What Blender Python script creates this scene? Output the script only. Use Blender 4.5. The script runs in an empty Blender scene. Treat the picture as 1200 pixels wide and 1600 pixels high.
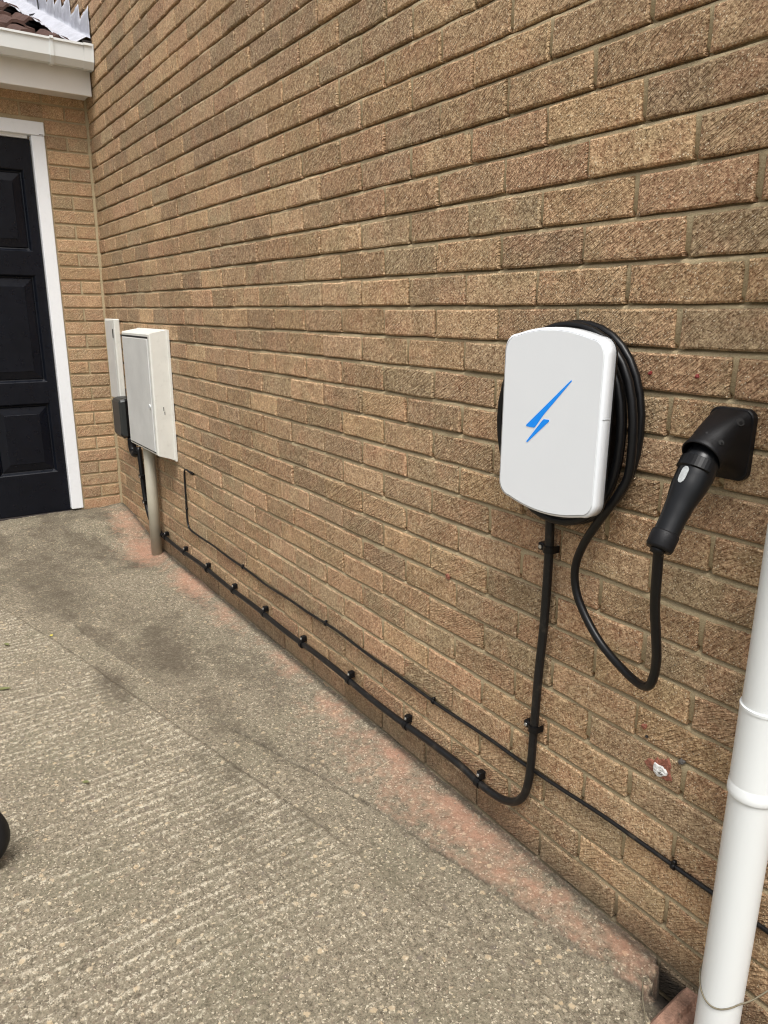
import bpy, math, random
import numpy as np
from mathutils import Vector, Matrix

random.seed(7)
RNG = np.random.default_rng(11)
SC = bpy.context.scene
COL = SC.collection

# ------------------------------------------------------------------ camera
CAM = np.array([4.62961760, -1.13611702, 1.27857747])
R3 = np.array([[0.55748104, 0.83017627, 0.0047166],
               [-0.22104195, 0.14295332, 0.96473043],
               [-0.80022206, 0.53886149, -0.26319755]])      # right, up, forward
FPX = 1147.56                                               # focal length in pixels of a 1200 wide picture
cd = bpy.data.cameras.new('camera')
cam = bpy.data.objects.new('camera', cd)
COL.objects.link(cam)
cd.sensor_fit = 'HORIZONTAL'
cd.sensor_width = 36.0
cd.lens = FPX / 1200 * 36.0
cd.clip_start = 0.02
cd.clip_end = 500
M4 = Matrix(((R3[0][0], R3[1][0], -R3[2][0], CAM[0]),
             (R3[0][1], R3[1][1], -R3[2][1], CAM[1]),
             (R3[0][2], R3[1][2], -R3[2][2], CAM[2]),
             (0, 0, 0, 1)))
cam.matrix_world = M4
SC.camera = cam

# ------------------------------------------------------------------ sky, sun, exposure
SUN_ELEV, SUN_AZ = 64, 30        # azimuth counted from +X towards -Y
world = bpy.data.worlds.new('World')
SC.world = world
world.use_nodes = True
wn = world.node_tree
wn.nodes.clear()
sky = wn.nodes.new('ShaderNodeTexSky')
sky.sky_type = 'NISHITA'
sky.sun_disc = False
sky.sun_elevation = math.radians(SUN_ELEV)
sky.sun_rotation = math.radians(90 + SUN_AZ)
sky.dust_density = 6.0
sky.air_density = 1.0
hsv = wn.nodes.new('ShaderNodeHueSaturation')
hsv.inputs['Saturation'].default_value = 0.22
bg = wn.nodes.new('ShaderNodeBackground')
bg.inputs['Strength'].default_value = 0.105
wo = wn.nodes.new('ShaderNodeOutputWorld')
wn.links.new(sky.outputs[0], hsv.inputs['Color'])
wn.links.new(hsv.outputs[0], bg.inputs['Color'])
wn.links.new(bg.outputs[0], wo.inputs['Surface'])

sd = bpy.data.lights.new('sun', 'SUN')
sun = bpy.data.objects.new('sun', sd)
COL.objects.link(sun)
sd.energy = 1.5
sd.angle = math.radians(26)
sd.color = (1.0, 0.975, 0.94)
e_, a_ = math.radians(SUN_ELEV), math.radians(SUN_AZ)
tosun = Vector((math.cos(e_) * math.cos(a_), -math.cos(e_) * math.sin(a_), math.sin(e_)))
sun.rotation_euler = (-tosun).to_track_quat('-Z', 'Y').to_euler()

SC.view_settings.view_transform = 'Standard'
SC.view_settings.look = 'None'
SC.view_settings.gamma = 1.0
SC.view_settings.use_curve_mapping = False
SC.view_settings.exposure = 0.92
SC.render.engine = 'CYCLES'
SC.cycles.use_denoising = True
SC.cycles.filter_width = 1.15


# ------------------------------------------------------------------ helpers
def project(p):
    d = (np.asarray(p, float) - CAM) @ R3.T
    return 600 + FPX * d[..., 0] / d[..., 2], 800 - FPX * d[..., 1] / d[..., 2], d[..., 2]


def hashn(ix, iy, seed=0):
    h = np.sin(ix * 127.1 + iy * 311.7 + seed * 74.7) * 43758.5453
    return h - np.floor(h)


def vnoise(x, y, seed=0):
    x = np.asarray(x, float); y = np.asarray(y, float)
    xi, yi = np.floor(x), np.floor(y)
    fx, fy = x - xi, y - yi
    fx = fx * fx * (3 - 2 * fx); fy = fy * fy * (3 - 2 * fy)
    a = hashn(xi, yi, seed); b = hashn(xi + 1, yi, seed)
    c = hashn(xi, yi + 1, seed); d = hashn(xi + 1, yi + 1, seed)
    return a + (b - a) * fx + (c - a) * fy + (a - b - c + d) * fx * fy


def fbm(x, y, seed=0, octv=4):
    s, a, t = 0, 0.5, 0
    for i in range(octv):
        s = s + a * vnoise(x * 2 ** i, y * 2 ** i, seed + i * 13)
        t += a; a *= 0.5
    return s / t


def sstep(a, b, x):
    t = np.clip((np.asarray(x, float) - a) / (b - a), 0, 1)
    return t * t * (3 - 2 * t)


class MB:
    """collects verts and faces for one mesh object"""
    def __init__(self):
        self.v, self.f, self.sm = [], [], []

    def add(self, verts, faces, smooth=False):
        o = len(self.v)
        self.v.extend([tuple(map(float, p)) for p in verts])
        self.f.extend([tuple(i + o for i in f) for f in faces])
        self.sm.extend([smooth] * len(faces))
        return self

    def box(self, a, b, bev=0.0):
        (x0, y0, z0), (x1, y1, z1) = [min(p, q) for p, q in zip(a, b)], [max(p, q) for p, q in zip(a, b)]
        if bev <= 0:
            v = [(x0, y0, z0), (x1, y0, z0), (x1, y1, z0), (x0, y1, z0), (x0, y0, z1), (x1, y0, z1), (x1, y1, z1), (x0, y1, z1)]
            f = [(0, 3, 2, 1), (4, 5, 6, 7), (0, 1, 5, 4), (1, 2, 6, 5), (2, 3, 7, 6), (3, 0, 4, 7)]
            return self.add(v, f)
        b_ = min(bev, (x1 - x0) / 2.01, (y1 - y0) / 2.01, (z1 - z0) / 2.01)
        idx, v = {}, []
        for i, (X, sx) in enumerate(((x0, 1), (x1, -1))):
            for j, (Y, sy) in enumerate(((y0, 1), (y1, -1))):
                for k, (Z, sz) in enumerate(((z0, 1), (z1, -1))):
                    for ax in range(3):
                        p = [X, Y, Z]
                        for q, s in enumerate((sx, sy, sz)):
                            if q != ax:
                                p[q] += s * b_
                        idx[i, j, k, ax] = len(v); v.append(p)
        g = lambda i, j, k, ax: idx[i, j, k, ax]
        f = []
        for i in (0, 1):
            q = [g(i, 0, 0, 0), g(i, 1, 0, 0), g(i, 1, 1, 0), g(i, 0, 1, 0)]; f.append(q if i else q[::-1])
            q = [g(0, i, 0, 1), g(0, i, 1, 1), g(1, i, 1, 1), g(1, i, 0, 1)]; f.append(q if i else q[::-1])
            q = [g(0, 0, i, 2), g(1, 0, i, 2), g(1, 1, i, 2), g(0, 1, i, 2)]; f.append(q if i else q[::-1])
        for s in (0, 1):
            for t in (0, 1):
                f.append([g(s, t, 0, 0), g(s, t, 1, 0), g(s, t, 1, 1), g(s, t, 0, 1)])
                f.append([g(s, 0, t, 0), g(s, 1, t, 0), g(s, 1, t, 2), g(s, 0, t, 2)])
                f.append([g(0, s, t, 1), g(1, s, t, 1), g(1, s, t, 2), g(0, s, t, 2)])
        for i in (0, 1):
            for j in (0, 1):
                for k in (0, 1):
                    f.append([g(i, j, k, 0), g(i, j, k, 1), g(i, j, k, 2)])
        return self.add(v, f)

    def rings(self, rings, smooth=True, cap0=True, cap1=True, closed=True):
        n = len(rings[0]); v = [p for r in rings for p in r]; f = []
        for i in range(len(rings) - 1):
            for j in range(n if closed else n - 1):
                k = (j + 1) % n
                f.append((i * n + j, i * n + k, (i + 1) * n + k, (i + 1) * n + j))
        self.add(v, f, smooth)
        o = len(self.v) - len(v)
        if cap0: self.f.append(tuple(o + j for j in range(n))[::-1]); self.sm.append(False)
        if cap1: self.f.append(tuple(o + (len(rings) - 1) * n + j for j in range(n))); self.sm.append(False)
        return self

    def tube(self, pts, r, n=12, smooth=True, caps=True, sub=0, squash=None):
        pts = [np.array(p, float) for p in pts]
        rr = list(r) if hasattr(r, '__len__') else [r] * len(pts)
        if sub:
            pts, rr = catmull(pts, rr, sub)
        T = []
        for i in range(len(pts)):
            d = pts[min(i + 1, len(pts) - 1)] - pts[max(i - 1, 0)]
            T.append(d / (np.linalg.norm(d) + 1e-12))
        up = np.array([0, 0, 1.0]) if abs(T[0][2]) < 0.9 else np.array([1.0, 0, 0])
        u = np.cross(T[0], up); u /= np.linalg.norm(u)
        rings = []
        for i, p in enumerate(pts):
            u = u - T[i] * (u @ T[i]); u /= np.linalg.norm(u)
            w = np.cross(T[i], u)
            rings.append([p + rr[i] * (math.cos(2 * math.pi * k / n) * u + math.sin(2 * math.pi * k / n) * w) for k in range(n)])
        return self.rings(rings, smooth, caps, caps)

    def build(self, name, m, parent=None, mesh_only=False):
        me = bpy.data.meshes.new(name)
        me.from_pydata(self.v, [], [list(f) for f in self.f])
        me.polygons.foreach_set('use_smooth', self.sm)
        me.materials.append(m)
        me.update()
        if mesh_only:
            return me
        return link(name, me, parent)


def recalc(o):
    import bmesh
    bm = bmesh.new(); bm.from_mesh(o.data)
    bmesh.ops.recalc_face_normals(bm, faces=bm.faces)
    bm.to_mesh(o.data); bm.free()
    return o


def catmull(pts, rr, sub):
    P = [2 * pts[0] - pts[1]] + pts + [2 * pts[-1] - pts[-2]]
    op, orr = [], []
    for i in range(len(pts) - 1):
        a, b, c, d = P[i], P[i + 1], P[i + 2], P[i + 3]
        for s in range(sub):
            t = s / sub
            op.append(0.5 * (2 * b + (c - a) * t + (2 * a - 5 * b + 4 * c - d) * t * t + (3 * b - a - 3 * c + d) * t ** 3))
            orr.append(rr[i] + (rr[i + 1] - rr[i]) * t)
    op.append(pts[-1]); orr.append(rr[-1])
    return op, orr


def link(name, me, parent=None):
    o = bpy.data.objects.new(name, me)
    COL.objects.link(o)
    if parent is not None:
        o.parent = parent
        o.matrix_parent_inverse = parent.matrix_world.inverted() if parent.parent is None else Matrix()
        # parents are empties / meshes placed by translation only
        o.matrix_parent_inverse = Matrix.Translation(-world_loc(parent))
    return o


def world_loc(o):
    v = Vector((0, 0, 0))
    while o is not None:
        v += o.location
        if o.parent is not None:
            v += o.matrix_parent_inverse.translation
        o = o.parent
    return v


def thing(name, label, cat, loc=(0, 0, 0), group=None):
    o = bpy.data.objects.new(name, None)
    o.empty_display_size = 0.05
    COL.objects.link(o)
    o.location = loc
    tag(o, label, cat, group)
    return o


def tag(o, label, cat, group=None):
    o['label'] = label
    o['category'] = cat
    if group:
        o['group'] = group
    return o


# ------------------------------------------------------------------ materials
class N:
    def __init__(self, name):
        self.m = bpy.data.materials.new(name)
        self.m.use_nodes = True
        self.t = self.m.node_tree
        self.t.nodes.clear()
        self.out = self.n('ShaderNodeOutputMaterial')
        self.b = self.n('ShaderNodeBsdfPrincipled')
        self.t.links.new(self.b.outputs[0], self.out.inputs[0])

    def n(self, typ, **kw):
        nd = self.t.nodes.new(typ)
        for k, v in kw.items():
            setattr(nd, k, v)
        return nd

    def l(self, a, b):
        self.t.links.new(a, b)

    def set(self, sock, val):
        if isinstance(val, bpy.types.NodeSocket):
            self.l(val, sock)
        else:
            sock.default_value = val

    def math(self, op, a, b=None, c=None, clamp=False):
        nd = self.n('ShaderNodeMath', operation=op, use_clamp=clamp)
        self.set(nd.inputs[0], a)
        if b is not None: self.set(nd.inputs[1], b)
        if c is not None: self.set(nd.inputs[2], c)
        return nd.outputs[0]

    def mix(self, f, a, b, mode='MIX'):
        nd = self.n('ShaderNodeMix', data_type='RGBA', blend_type=mode)
        self.set(nd.inputs[0], f)
        for i, v in ((6, a), (7, b)):
            if not isinstance(v, bpy.types.NodeSocket) and len(v) == 3: v = (*v, 1)
            self.set(nd.inputs[i], v)
        return nd.outputs[2]

    def noise(self, vec, scale, detail=2, rough=0.5, dim='3D'):
        nd = self.n('ShaderNodeTexNoise', noise_dimensions=dim)
        nd.inputs['Scale'].default_value = scale
        nd.inputs['Detail'].default_value = detail
        nd.inputs['Roughness'].default_value = rough
        if vec is not None: self.l(vec, nd.inputs['Vector'])
        return nd.outputs['Fac']

    def voro(self, vec, scale, feature='F1', rnd=1.0):
        nd = self.n('ShaderNodeTexVoronoi', feature=feature)
        nd.inputs['Scale'].default_value = scale
        nd.inputs['Randomness'].default_value = rnd
        if vec is not None: self.l(vec, nd.inputs['Vector'])
        return nd

    def ramp(self, f, stops, interp='LINEAR'):
        nd = self.n('ShaderNodeValToRGB')
        nd.color_ramp.interpolation = interp
        el = nd.color_ramp.elements
        while len(el) < len(stops): el.new(0.5)
        for e, (p, c) in zip(el, stops):
            e.position = p
            e.color = (c, c, c, 1) if not hasattr(c, '__len__') else (*c, 1)
        self.set(nd.inputs[0], f)
        return nd.outputs[0]

    def rng(self, v, a, b, c=0.0, d=1.0):
        nd = self.n('ShaderNodeMapRange', clamp=True)
        for i, x in enumerate((v, a, b, c, d)): self.set(nd.inputs[i], x)
        return nd.outputs[0]

    def comb(self, x, y, z):
        nd = self.n('ShaderNodeCombineXYZ')
        for i, v in enumerate((x, y, z)): self.set(nd.inputs[i], v)
        return nd.outputs[0]

    def pos(self):
        g = self.n('ShaderNodeNewGeometry')
        s = self.n('ShaderNodeSeparateXYZ')
        self.l(g.outputs['Position'], s.inputs[0])
        return g.outputs['Position'], s.outputs[0], s.outputs[1], s.outputs[2]

    def bump(self, h, dist, strength=1.0, normal=None):
        nd = self.n('ShaderNodeBump')
        nd.inputs['Distance'].default_value = dist
        nd.inputs['Strength'].default_value = strength
        self.l(h, nd.inputs['Height'])
        if normal is not None: self.l(normal, nd.inputs['Normal'])
        return nd.outputs[0]

    def fin(self, color=None, rough=None, normal=None, **kw):
        if color is not None:
            if not isinstance(color, bpy.types.NodeSocket) and len(color) == 3: color = (*color, 1)
            self.set(self.b.inputs['Base Color'], color)
        if rough is not None: self.set(self.b.inputs['Roughness'], rough)
        if normal is not None: self.l(normal, self.b.inputs['Normal'])
        for k, v in kw.items(): self.set(self.b.inputs[k], v)
        return self.m


Z0, CO, BR = 0.09, 0.075, 0.225        # bed-joint origin, course height, brick module
GX = 0.01                              # joint grid origin on the long wall


def brick_material(name, axis, goff, soft=0.0):
    k = N(name)
    P, px, py, pz = k.pos()
    u = px if axis == 'x' else py
    row = k.math('FLOOR', k.math('DIVIDE', k.math('SUBTRACT', pz, Z0), CO))
    odd = k.math('ABSOLUTE', k.math('MODULO', row, 2.0))
    half = BR / 2 if axis == 'x' else BR / 2
    if axis == 'x':
        sh = k.math('MULTIPLY', k.math('SUBTRACT', 1.0, odd), half)
        wid = BR
        col = k.math('FLOOR', k.math('DIVIDE', k.math('SUBTRACT', k.math('SUBTRACT', u, goff), sh), wid))
    else:
        col = k.math('MULTIPLY', k.math('FLOOR', k.math('DIVIDE', k.math('SUBTRACT', u, goff), half)), odd)
    wn_ = k.n('ShaderNodeTexWhiteNoise', noise_dimensions='3D')
    k.l(k.comb(col, row, 3.7), wn_.inputs['Vector'])
    sepc = k.n('ShaderNodeSeparateColor')
    k.l(wn_.outputs['Color'], sepc.inputs[0])
    h1, h2, h3 = sepc.outputs[0], sepc.outputs[1], sepc.outputs[2]
    base = k.ramp(h1, [(0.0, (0.36, 0.222, 0.125)), (0.10, (0.49, 0.30, 0.16)), (0.25, (0.66, 0.42, 0.212)),
                       (0.40, (0.70, 0.44, 0.232)), (0.52, (0.61, 0.335, 0.19)), (0.64, (0.76, 0.51, 0.28)), (0.76, (0.62, 0.385, 0.23)), (0.89, (0.50, 0.375, 0.215)), (1.0, (0.41, 0.25, 0.15))])
    # offset the coordinates per brick so that no pattern runs across a joint
    offs = k.n('ShaderNodeVectorMath', operation='MULTIPLY_ADD')
    k.l(wn_.outputs['Color'], offs.inputs[0])
    offs.inputs[1].default_value = (9, 9, 9)
    k.l(P, offs.inputs[2])
    B = offs.outputs[0]
    p1 = k.noise(B, 13, 3, 0.6)
    p2 = k.noise(B, 9, 3, 0.6)
    base = k.mix(k.math('MULTIPLY', k.rng(p1, 0.48, 0.68), 0.50), base, (0.70, 0.33, 0.18))
    base = k.mix(k.math('MULTIPLY', k.rng(p2, 0.52, 0.72), 0.55), base, (0.45, 0.36, 0.185))
    # red clay shows on the lower courses
    low = k.rng(pz, 1.0, 0.2, 0.0, 1.0)
    p3 = k.noise(B, 22, 3, 0.65)
    base = k.mix(k.math('MULTIPLY', k.math('MULTIPLY', k.rng(p3, 0.55, 0.7), low), k.rng(h2, 0.35, 1.0, 0.1, 0.8)), base, (0.52, 0.17, 0.09))
    # drag-wire grooves
    th = k.math('ADD', 0.72, k.math('MULTIPLY', k.math('SUBTRACT', h3, 0.5), 0.35))
    cs, sn = k.math('COSINE', th), k.math('SINE', th)
    sx = u if axis == 'x' else k.math('MULTIPLY', u, 1.0)
    s_ = k.math('ADD', k.math('MULTIPLY', sx, cs), k.math('MULTIPLY', pz, sn))
    t_ = k.math('SUBTRACT', k.math('MULTIPLY', pz, cs), k.math('MULTIPLY', sx, sn))
    gv = k.comb(k.math('ADD', k.math('MULTIPLY', s_, 38.0), k.math('MULTIPLY', h1, 50)), k.math('MULTIPLY', t_, 235.0), k.math('MULTIPLY', h2, 20))
    groove = k.noise(gv, 1.0, 2, 0.6)
    gst = k.rng(k.math('ADD', k.math('MULTIPLY', k.noise(B, 17, 1), 0.7), k.math('MULTIPLY', h2, 0.5)), 0.32, 0.72, 0.18, 1.0)
    gr = k.math('MULTIPLY', k.rng(groove, 0.33, 0.62), gst)
    grain = k.noise(P, 300, 3, 0.75)
    grain2 = k.noise(P, 125, 3, 0.7)
    grain3 = k.noise(P, 52, 3, 0.7)
    gg = k.math('ADD', k.math('MULTIPLY', grain, 0.42), k.math('ADD', k.math('MULTIPLY', grain2, 0.38), k.math('MULTIPLY', grain3, 0.20)))
    pits = k.voro(P, 190).outputs['Distance']
    specks = k.voro(P, 205)
    spc = k.n('ShaderNodeSeparateColor'); k.l(specks.outputs['Color'], spc.inputs[0])
    spf = k.math('MULTIPLY', k.rng(specks.outputs['Distance'], 0.34, 0.20), k.math('GREATER_THAN', spc.outputs[0], 0.72))
    dkf = k.math('MULTIPLY', k.rng(specks.outputs['Distance'], 0.36, 0.22), k.math('LESS_THAN', spc.outputs[0], 0.17))
    colr = k.mix(k.rng(gg, 0.415 - 0.15 * soft, 0.59 + 0.2 * soft, 0.0, 1.0), k.mix(1.0, base, (0.36, 0.31, 0.27), 'MULTIPLY'), k.mix(0.40, base, (0.90, 0.71, 0.45)))
    colr = k.mix(k.math('MULTIPLY', k.math('SUBTRACT', 1.0, gr), k.math('MULTIPLY', gst, 0.50)), colr, (0.16, 0.095, 0.048))
    colr = k.mix(k.math('MULTIPLY', dkf, 0.7), colr, (0.09, 0.055, 0.03))
    colr = k.mix(k.math('MULTIPLY', spf, 0.8), colr, (0.80, 0.67, 0.48))
    # grime band above the ground, broken up
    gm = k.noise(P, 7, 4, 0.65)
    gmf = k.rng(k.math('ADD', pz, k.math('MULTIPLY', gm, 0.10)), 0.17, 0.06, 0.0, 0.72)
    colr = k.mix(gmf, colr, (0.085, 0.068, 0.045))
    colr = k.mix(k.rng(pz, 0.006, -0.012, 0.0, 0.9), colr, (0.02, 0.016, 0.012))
    lime = k.noise(P, 2.2, 4, 0.6)
    colr = k.mix(k.math('MULTIPLY', k.rng(lime, 0.60, 0.80), 0.20), colr, (0.34, 0.30, 0.20))
    ht = k.math('ADD', k.math('MULTIPLY', gr, 0.9), k.math('ADD', k.math('MULTIPLY', gg, 1.1), k.math('ADD', k.math('MULTIPLY', spf, 0.25), k.math('MULTIPLY', pits, 0.3))))
    nb = k.bump(ht, 0.0046 * (1 - soft), 1.0)
    big = k.bump(k.noise(B, 45, 3, 0.6), 0.006, 0.5, nb)
    k.b.inputs['Specular IOR Level'].default_value = 0.35
    return k.fin(colr, 0.78, big)


def mortar_material():
    k = N('mortar')
    P, px, py, pz = k.pos()
    c = k.mix(k.noise(P, 14, 4, 0.6), (0.40, 0.32, 0.19), (0.52, 0.425, 0.27))
    c = k.mix(k.rng(k.noise(P, 420, 2, 0.7), 0.35, 0.7), k.mix(1.0, c, (0.68, 0.66, 0.62), 'MULTIPLY'), c)
    gmf = k.rng(k.math('ADD', pz, k.math('MULTIPLY', k.noise(P, 7, 4, 0.65), 0.10)), 0.17, 0.06, 0.0, 0.75)
    c = k.mix(gmf, c, (0.09, 0.07, 0.045))
    return k.fin(c, 0.9, k.bump(k.noise(P, 260, 3, 0.7), 0.002, 0.8))


def concrete_material():
    k = N('concrete')
    P, px, py, pz = k.pos()
    at = k.n('ShaderNodeVertexColor', layer_name='zone')
    sp = k.n('ShaderNodeSeparateColor'); k.l(at.outputs[0], sp.inputs[0])
    zone, dust, damp = sp.outputs[0], sp.outputs[1], sp.outputs[2]     # R: 1 slab .5 strip 0 haunch
    at2 = k.n('ShaderNodeVertexColor', layer_name='wear')
    sp2 = k.n('ShaderNodeSeparateColor'); k.l(at2.outputs[0], sp2.inputs[0])
    crest, crack, hole = sp2.outputs[0], sp2.outputs[1], sp2.outputs[2]
    c = k.mix(k.noise(P, 5, 5, 0.6), (0.135, 0.114, 0.080), (0.215, 0.186, 0.132))
    fine = k.noise(P, 230, 4, 0.8)
    mid = k.noise(P, 75, 5, 0.75)
    fm = k.math('ADD', k.math('MULTIPLY', fine, 0.5), k.math('MULTIPLY', mid, 0.5))
    c = k.mix(k.rng(fm, 0.40, 0.60), k.mix(1.0, c, (0.42, 0.40, 0.37), 'MULTIPLY'), k.mix(0.34, c, (0.50, 0.435, 0.32)))
    # laitance on the crests of the tamped ridges
    cn = k.noise(P, 105, 5, 0.85)
    cf = k.math('MULTIPLY', k.rng(k.math('ADD', k.math('MULTIPLY', crest, 0.42), k.math('MULTIPLY', k.math('SUBTRACT', cn, 0.5), 3.0)), 0.30, 0.55), k.rng(zone, 0.3, 1.0, 0.10, 0.9))
    c = k.mix(cf, c, (0.50, 0.452, 0.35))
    c = k.mix(k.math('MULTIPLY', k.rng(k.noise(P, 3.1, 5, 0.7), 0.48, 0.70), 0.40), c, (0.125, 0.118, 0.075))
    # exposed stones of three sizes, outlines broken up
    nz = k.n('ShaderNodeTexNoise'); nz.inputs['Scale'].default_value = 150; nz.inputs['Detail'].default_value = 2
    k.l(P, nz.inputs['Vector'])
    dv = k.n('ShaderNodeVectorMath', operation='MULTIPLY_ADD')
    k.l(nz.outputs['Color'], dv.inputs[0]); dv.inputs[1].default_value = (0.011, 0.011, 0.011); k.l(P, dv.inputs[2])
    for sc, thr, col_a, col_b, am in ((64, 0.90, (0.47, 0.36, 0.22), (0.13, 0.11, 0.09), 0.8), (115, 0.76, (0.50, 0.41, 0.27), (0.10, 0.085, 0.065), 0.8), (200, 0.62, (0.56, 0.50, 0.38), (0.05, 0.04, 0.03), 0.85)):
        v = k.voro(dv.outputs[0], sc)
        idn = k.n('ShaderNodeSeparateColor'); k.l(v.outputs['Color'], idn.inputs[0])
        shp = k.rng(k.math('ADD', v.outputs['Distance'], k.math('MULTIPLY', k.math('SUBTRACT', fine, 0.5), 0.3)), 0.50, 0.34)
        sel = k.math('GREATER_THAN', idn.outputs[0], thr)
        stone = k.mix(k.math('GREATER_THAN', idn.outputs[1], 0.50), k.mix(idn.outputs[2], col_b, (0.20, 0.155, 0.11)), k.mix(idn.outputs[2], col_a, (0.36, 0.31, 0.23)))
        f = k.math('MULTIPLY', k.math('MULTIPLY', shp, sel), am)
        c = k.mix(f, c, stone)
    # damp, algae and tyre grime
    dn = k.noise(P, 12, 6, 0.72)
    df = k.math('MULTIPLY', k.rng(k.math('ADD', damp, k.math('MULTIPLY', k.math('SUBTRACT', dn, 0.5), 1.7)), 0.18, 1.0), 0.80)
    c = k.mix(df, c, k.mix(fm, (0.036, 0.028, 0.019), (0.105, 0.084, 0.058)))
    # brick drilling dust
    un_ = k.noise(P, 18, 8, 0.8)
    uf = k.math('MULTIPLY', k.rng(k.math('ADD', dust, k.math('MULTIPLY', k.math('SUBTRACT', un_, 0.5), 2.3)), 0.30, 0.95), k.rng(fine, 0.2, 0.6, 0.55, 0.9))
    c = k.mix(k.math('MULTIPLY', uf, 0.66), c, (0.43, 0.215, 0.14))
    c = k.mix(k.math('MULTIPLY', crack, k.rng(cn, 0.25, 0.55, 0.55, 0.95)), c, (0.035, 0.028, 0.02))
    c = k.mix(hole, c, (0.028, 0.022, 0.017))
    h = k.math('ADD', k.math('MULTIPLY', fine, 0.7), k.math('MULTIPLY', k.noise(P, 80, 3, 0.6), 0.5))
    k.b.inputs['Specular IOR Level'].default_value = 0.3
    return k.fin(c, 0.88, k.bump(h, 0.004, 0.8))


def plain(name, col, rough=0.5, bump=0.0, bscale=200, var=0.0, vscale=8, metal=0.0, spec=0.5, dirt=0.0, coat=0.0):
    k = N(name)
    P, px, py, pz = k.pos()
    c = (*col, 1)
    if var:
        c = k.mix(k.math('MULTIPLY', k.rng(k.noise(P, vscale, 4, 0.6), 0.35, 0.7), 1.0), col, tuple(x * (1 - var) for x in col))
    if dirt:
        c = k.mix(k.math('MULTIPLY', k.rng(k.noise(P, 30, 5, 0.7), 0.55, 0.75), dirt), c, (0.14, 0.115, 0.08))
    nm = None
    if bump:
        nm = k.bump(k.noise(P, bscale, 3, 0.6), bump, 0.7)
    r = rough
    if var or dirt:
        r = k.rng(k.noise(P, vscale * 3, 3), 0.3, 0.7, rough * 0.85, min(1, rough * 1.2))
    k.b.inputs['Specular IOR Level'].default_value = spec
    k.b.inputs['Metallic'].default_value = metal
    k.b.inputs['Coat Weight'].default_value = coat
    return k.fin(c, r, nm)


MAT = dict(
    brick=brick_material('rustic_brick', 'x', GX),
    brick_back=brick_material('garage_brick', 'y', -0.2325, 0.35),
    mortar=mortar_material(),
    concrete=concrete_material(),
    white_plastic=plain('white_plastic', (0.77, 0.80, 0.83), 0.34, var=0.03, vscale=3),
    white_side=plain('white_gloss_plastic', (0.77, 0.805, 0.84), 0.22),
    upvc=plain('upvc', (0.70, 0.725, 0.72), 0.28),
    cream_upvc=plain('fascia_board', (0.73, 0.71, 0.675), 0.42, var=0.05, vscale=5),
    paint=plain('frame_paint', (0.78, 0.80, 0.82), 0.45, bump=0.0008, bscale=60, dirt=0.08),
    door=plain('door_paint', (0.0035, 0.0048, 0.009), 0.30, bump=0.0005, bscale=60, var=0.25, spec=0.27),
    grp=plain('meter_box_white', (0.66, 0.66, 0.61), 0.5, var=0.08, vscale=9, dirt=0.16),
    grp_door=plain('meter_door', (0.60, 0.605, 0.585), 0.42, var=0.12, vscale=6, dirt=0.1),
    black=plain('black_plastic', (0.0045, 0.0045, 0.005), 0.36, spec=0.25),
    black_tex=plain('black_textured_plastic', (0.005, 0.005, 0.006), 0.46, spec=0.24, bump=0.0004, bscale=900),
    gunmetal=plain('charcoal_plastic', (0.0055, 0.006, 0.007), 0.30, spec=0.32),
    rubber=plain('black_cable_sheath', (0.0045, 0.0045, 0.005), 0.36, spec=0.30),
    dusty=plain('dusty_cable_sheath', (0.008, 0.008, 0.0085), 0.36, spec=0.35, var=0.3, vscale=40, dirt=0.25),
    tyre=plain('tyre_rubber', (0.008, 0.008, 0.009), 0.6, spec=0.3),
    blue=plain('blue_film', (0.0, 0.27, 0.95), 0.35),
    pipe_grey=plain('grey_duct', (0.40, 0.37, 0.29), 0.5, var=0.1, vscale=12, dirt=0.1),
    green_grey=plain('grey_green_plastic', (0.019, 0.022, 0.022), 0.42),
    steel=plain('screw_steel', (0.55, 0.55, 0.54), 0.35, metal=0.9),
    flash=plain('flashing_foil', (0.50, 0.51, 0.56), 0.45, bump=0.004, bscale=45, var=0.22, vscale=14, metal=0.2),
    tile=plain('concrete_roof_tile', (0.085, 0.046, 0.036), 0.8, bump=0.002, bscale=180, var=0.4, vscale=14, spec=0.25),
    tile_end=plain('dark', (0.02, 0.015, 0.013), 0.9),
    label=plain('label_grey', (0.40, 0.42, 0.42), 0.35, var=0.3, vscale=160),
    filler=plain('white_filler', (0.74, 0.74, 0.72), 0.85, bump=0.004, bscale=140, var=0.25, vscale=120),
    redclay=plain('spalled_clay', (0.33, 0.125, 0.08), 0.9, bump=0.005, bscale=160, var=0.5, vscale=120, dirt=0.45),
    greyplug=plain('grey_mastic', (0.10, 0.092, 0.085), 0.6),
    redplug=plain('red_wall_plug', (0.20, 0.02, 0.018), 0.5),
    gully=plain('pink_gully_block', (0.31, 0.18, 0.125), 0.9, bump=0.006, bscale=150, var=0.45, vscale=45, dirt=0.75),
    soil=plain('damp_soil', (0.03, 0.024, 0.018), 0.95, bump=0.006, bscale=120, var=0.5, vscale=60),
    twine=plain('old_twine', (0.17, 0.145, 0.095), 0.8, var=0.3, vscale=60),
    leaf=plain('leaf_green', (0.14, 0.15, 0.055), 0.7),
    petal=plain('yellow_petal', (0.70, 0.62, 0.05), 0.6),
    grit=plain('grit_stone', (0.30, 0.25, 0.18), 0.9, var=0.7, vscale=90),
    earth=plain('open_ground', (0.20, 0.18, 0.13), 0.9, var=0.3, vscale=3),
    slot=plain('dark_slot', (0.01, 0.01, 0.01), 0.7),
)

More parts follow.
